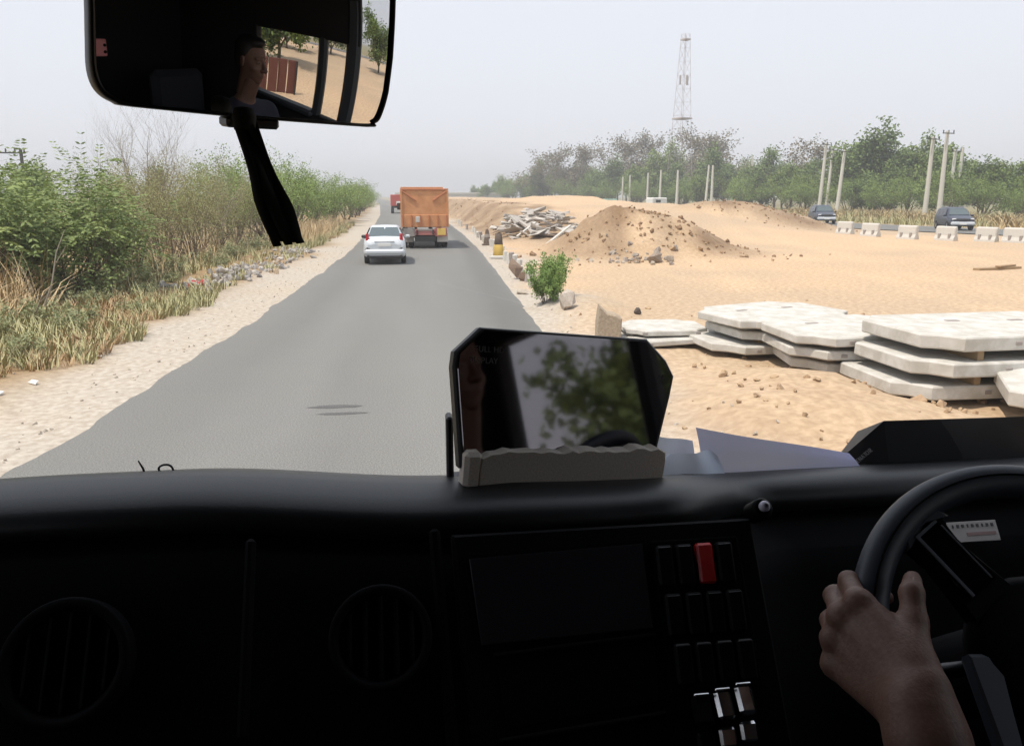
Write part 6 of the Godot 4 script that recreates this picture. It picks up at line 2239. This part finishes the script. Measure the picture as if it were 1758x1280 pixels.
func build_passenger() -> void:
	# whoever holds the phone that takes the picture
	var o := thing("person", "person in dark clothes holding a pink phone, seen only in the mirror", "person", Vector3.ZERO)
	var skin := MB.new()
	var J := {"wrl": Vector3(-0.13, 2.615, 0.075), "ell": Vector3(-0.42, 2.36, 0.16), "shl": Vector3(-0.42, 2.46, 0.40), "shr": Vector3(-0.06, 2.46, 0.40), "elr": Vector3(-0.0, 2.22, 0.26), "wrr": Vector3(-0.10, 2.10, 0.05), "chest": Vector3(-0.24, 2.36, 0.42), "hip": Vector3(-0.24, 1.94, 0.46), "head": Vector3(-0.24, 2.76, 0.36), "knl": Vector3(-0.36, 1.98, -0.02), "knr": Vector3(-0.12, 1.98, -0.02), "anl": Vector3(-0.36, 1.44, -0.16), "anr": Vector3(-0.12, 1.44, -0.16)}
	var f := Field.new(J.wrl - Vector3.ONE * 0.12, J.wrl + Vector3.ONE * 0.17, 0.006)
	f.capsule(J.wrl + Vector3(-0.06, -0.06, 0.02), J.wrl, 0.028, 0.025, 0.02)
	var y := Vector3(0.25, 0.94, -0.2).normalized()
	var x := Vector3(-0.3, 0.1, 0.95)
	x = (x - y * x.dot(y)).normalized()
	hand(f, Transform3D(Basis(x, y, x.cross(y)), J.wrl), [[0.5, 0.7, 0.5], [0.55, 0.7, 0.5], [0.6, 0.7, 0.5], [0.6, 0.7, 0.5]], [Vector3(0.5, 0.7, -0.5), Vector3(0.2, 0.9, -0.4), Vector3(0.0, 1.0, -0.2), Vector3(0, 0, 1)])
	f.to(skin)
	var look := Basis(Vector3.UP, PI)
	build_head(skin, J.head, look)
	dress(o, J, skin)
	hair(o, J.head, look)
	var p := thing("mobile_phone", "pink mobile phone seen at the left end of the mirror", "phone", Vector3(-0.035, 2.738, 0.022))
	var mb := MB.new()
	mb.box(Vector3(-0.028, 0.0, 0), Vector3(0.150, 0.078, 0.010), 0.004)
	part("case", mb, M.phone_pink, p)
	for q in [Vector2(0.038, 0.012), Vector2(0.038, -0.018)]:
		mb = MB.new()
		mb.lathe(Vector3(q.x, q.y, -0.005), Basis(Vector3.RIGHT, -PI / 2), [Vector2(0.0075, 0.0), Vector2(0.007, 0.002), Vector2(0.0, 0.0025)], 16)
		part("lens", mb, M.gloss_black, p)

# ------------------------------------------------------------------ the scene
func _ready() -> void:
	var cam := Camera3D.new()
	cam.name = "camera"
	add_child(cam)
	cam.position = CAM
	cam.rotation_degrees = Vector3(-12.73, -7.776, 0.0)
	cam.fov = 50.73
	cam.near = 0.01
	cam.far = 6000.0
	cam.current = true
	var env := Environment.new()
	env.background_mode = Environment.BG_SKY
	var sky := Sky.new()
	var sm := ProceduralSkyMaterial.new()
	sm.sky_top_color = Color8(225, 233, 247)
	sm.sky_horizon_color = Color8(230, 232, 238)
	sm.sky_curve = 0.25
	sm.ground_bottom_color = Color8(150, 140, 125)
	sm.ground_horizon_color = Color8(220, 219, 220)
	sm.sun_angle_max = 4.0
	sky.sky_material = sm
	env.sky = sky
	env.tonemap_mode = Environment.TONE_MAPPER_LINEAR
	env.tonemap_exposure = 1.22
	env.sdfgi_enabled = true
	env.ssao_enabled = true
	env.ssil_enabled = true
	env.fog_enabled = true
	env.fog_density = 0.0012
	env.fog_light_color = Color8(231, 233, 236)
	var we := WorldEnvironment.new()
	we.name = "world_environment"
	we.environment = env
	add_child(we)
	var sun := DirectionalLight3D.new()
	sun.name = "sun"
	sun.light_energy = 1.22
	sun.light_color = Color(1.0, 0.955, 0.89)
	sun.light_angular_distance = 0.6
	sun.shadow_enabled = true
	add_child(sun)
	sun.look_at_from_position(Vector3(-0.58, 1.50, 0.24) * 10.0, Vector3.ZERO, Vector3.UP)

	big.noise_type = FastNoiseLite.TYPE_SIMPLEX_SMOOTH
	big.frequency = 0.01
	big.seed = 4
	fine.noise_type = FastNoiseLite.TYPE_SIMPLEX_SMOOTH
	fine.frequency = 0.03
	fine.seed = 9
	fine.fractal_octaves = 4
	var t0 := Time.get_ticks_msec()
	make_materials()
	print("materials ", Time.get_ticks_msec() - t0)
	build_ground()
	print("ground ", Time.get_ticks_msec() - t0)
	build_roads()
	build_cab()
	build_dashboard()
	build_mirror()
	build_wheel()
	print("cab ", Time.get_ticks_msec() - t0)
	build_plants()
	print("plants ", Time.get_ticks_msec() - t0)
	build_slabs()
	build_roadside_right()
	build_site()
	build_gravel()
	build_heap_clods()
	build_left_litter()
	print("site ", Time.get_ticks_msec() - t0)
	build_dump_truck()
	build_sedan()
	build_far_truck()
	build_suv()
	print("cars ", Time.get_ticks_msec() - t0)
	build_dash_things()
	build_wire()
	build_driver()
	print("driver ", Time.get_ticks_msec() - t0)
	build_passenger()
	print("done ", Time.get_ticks_msec() - t0)
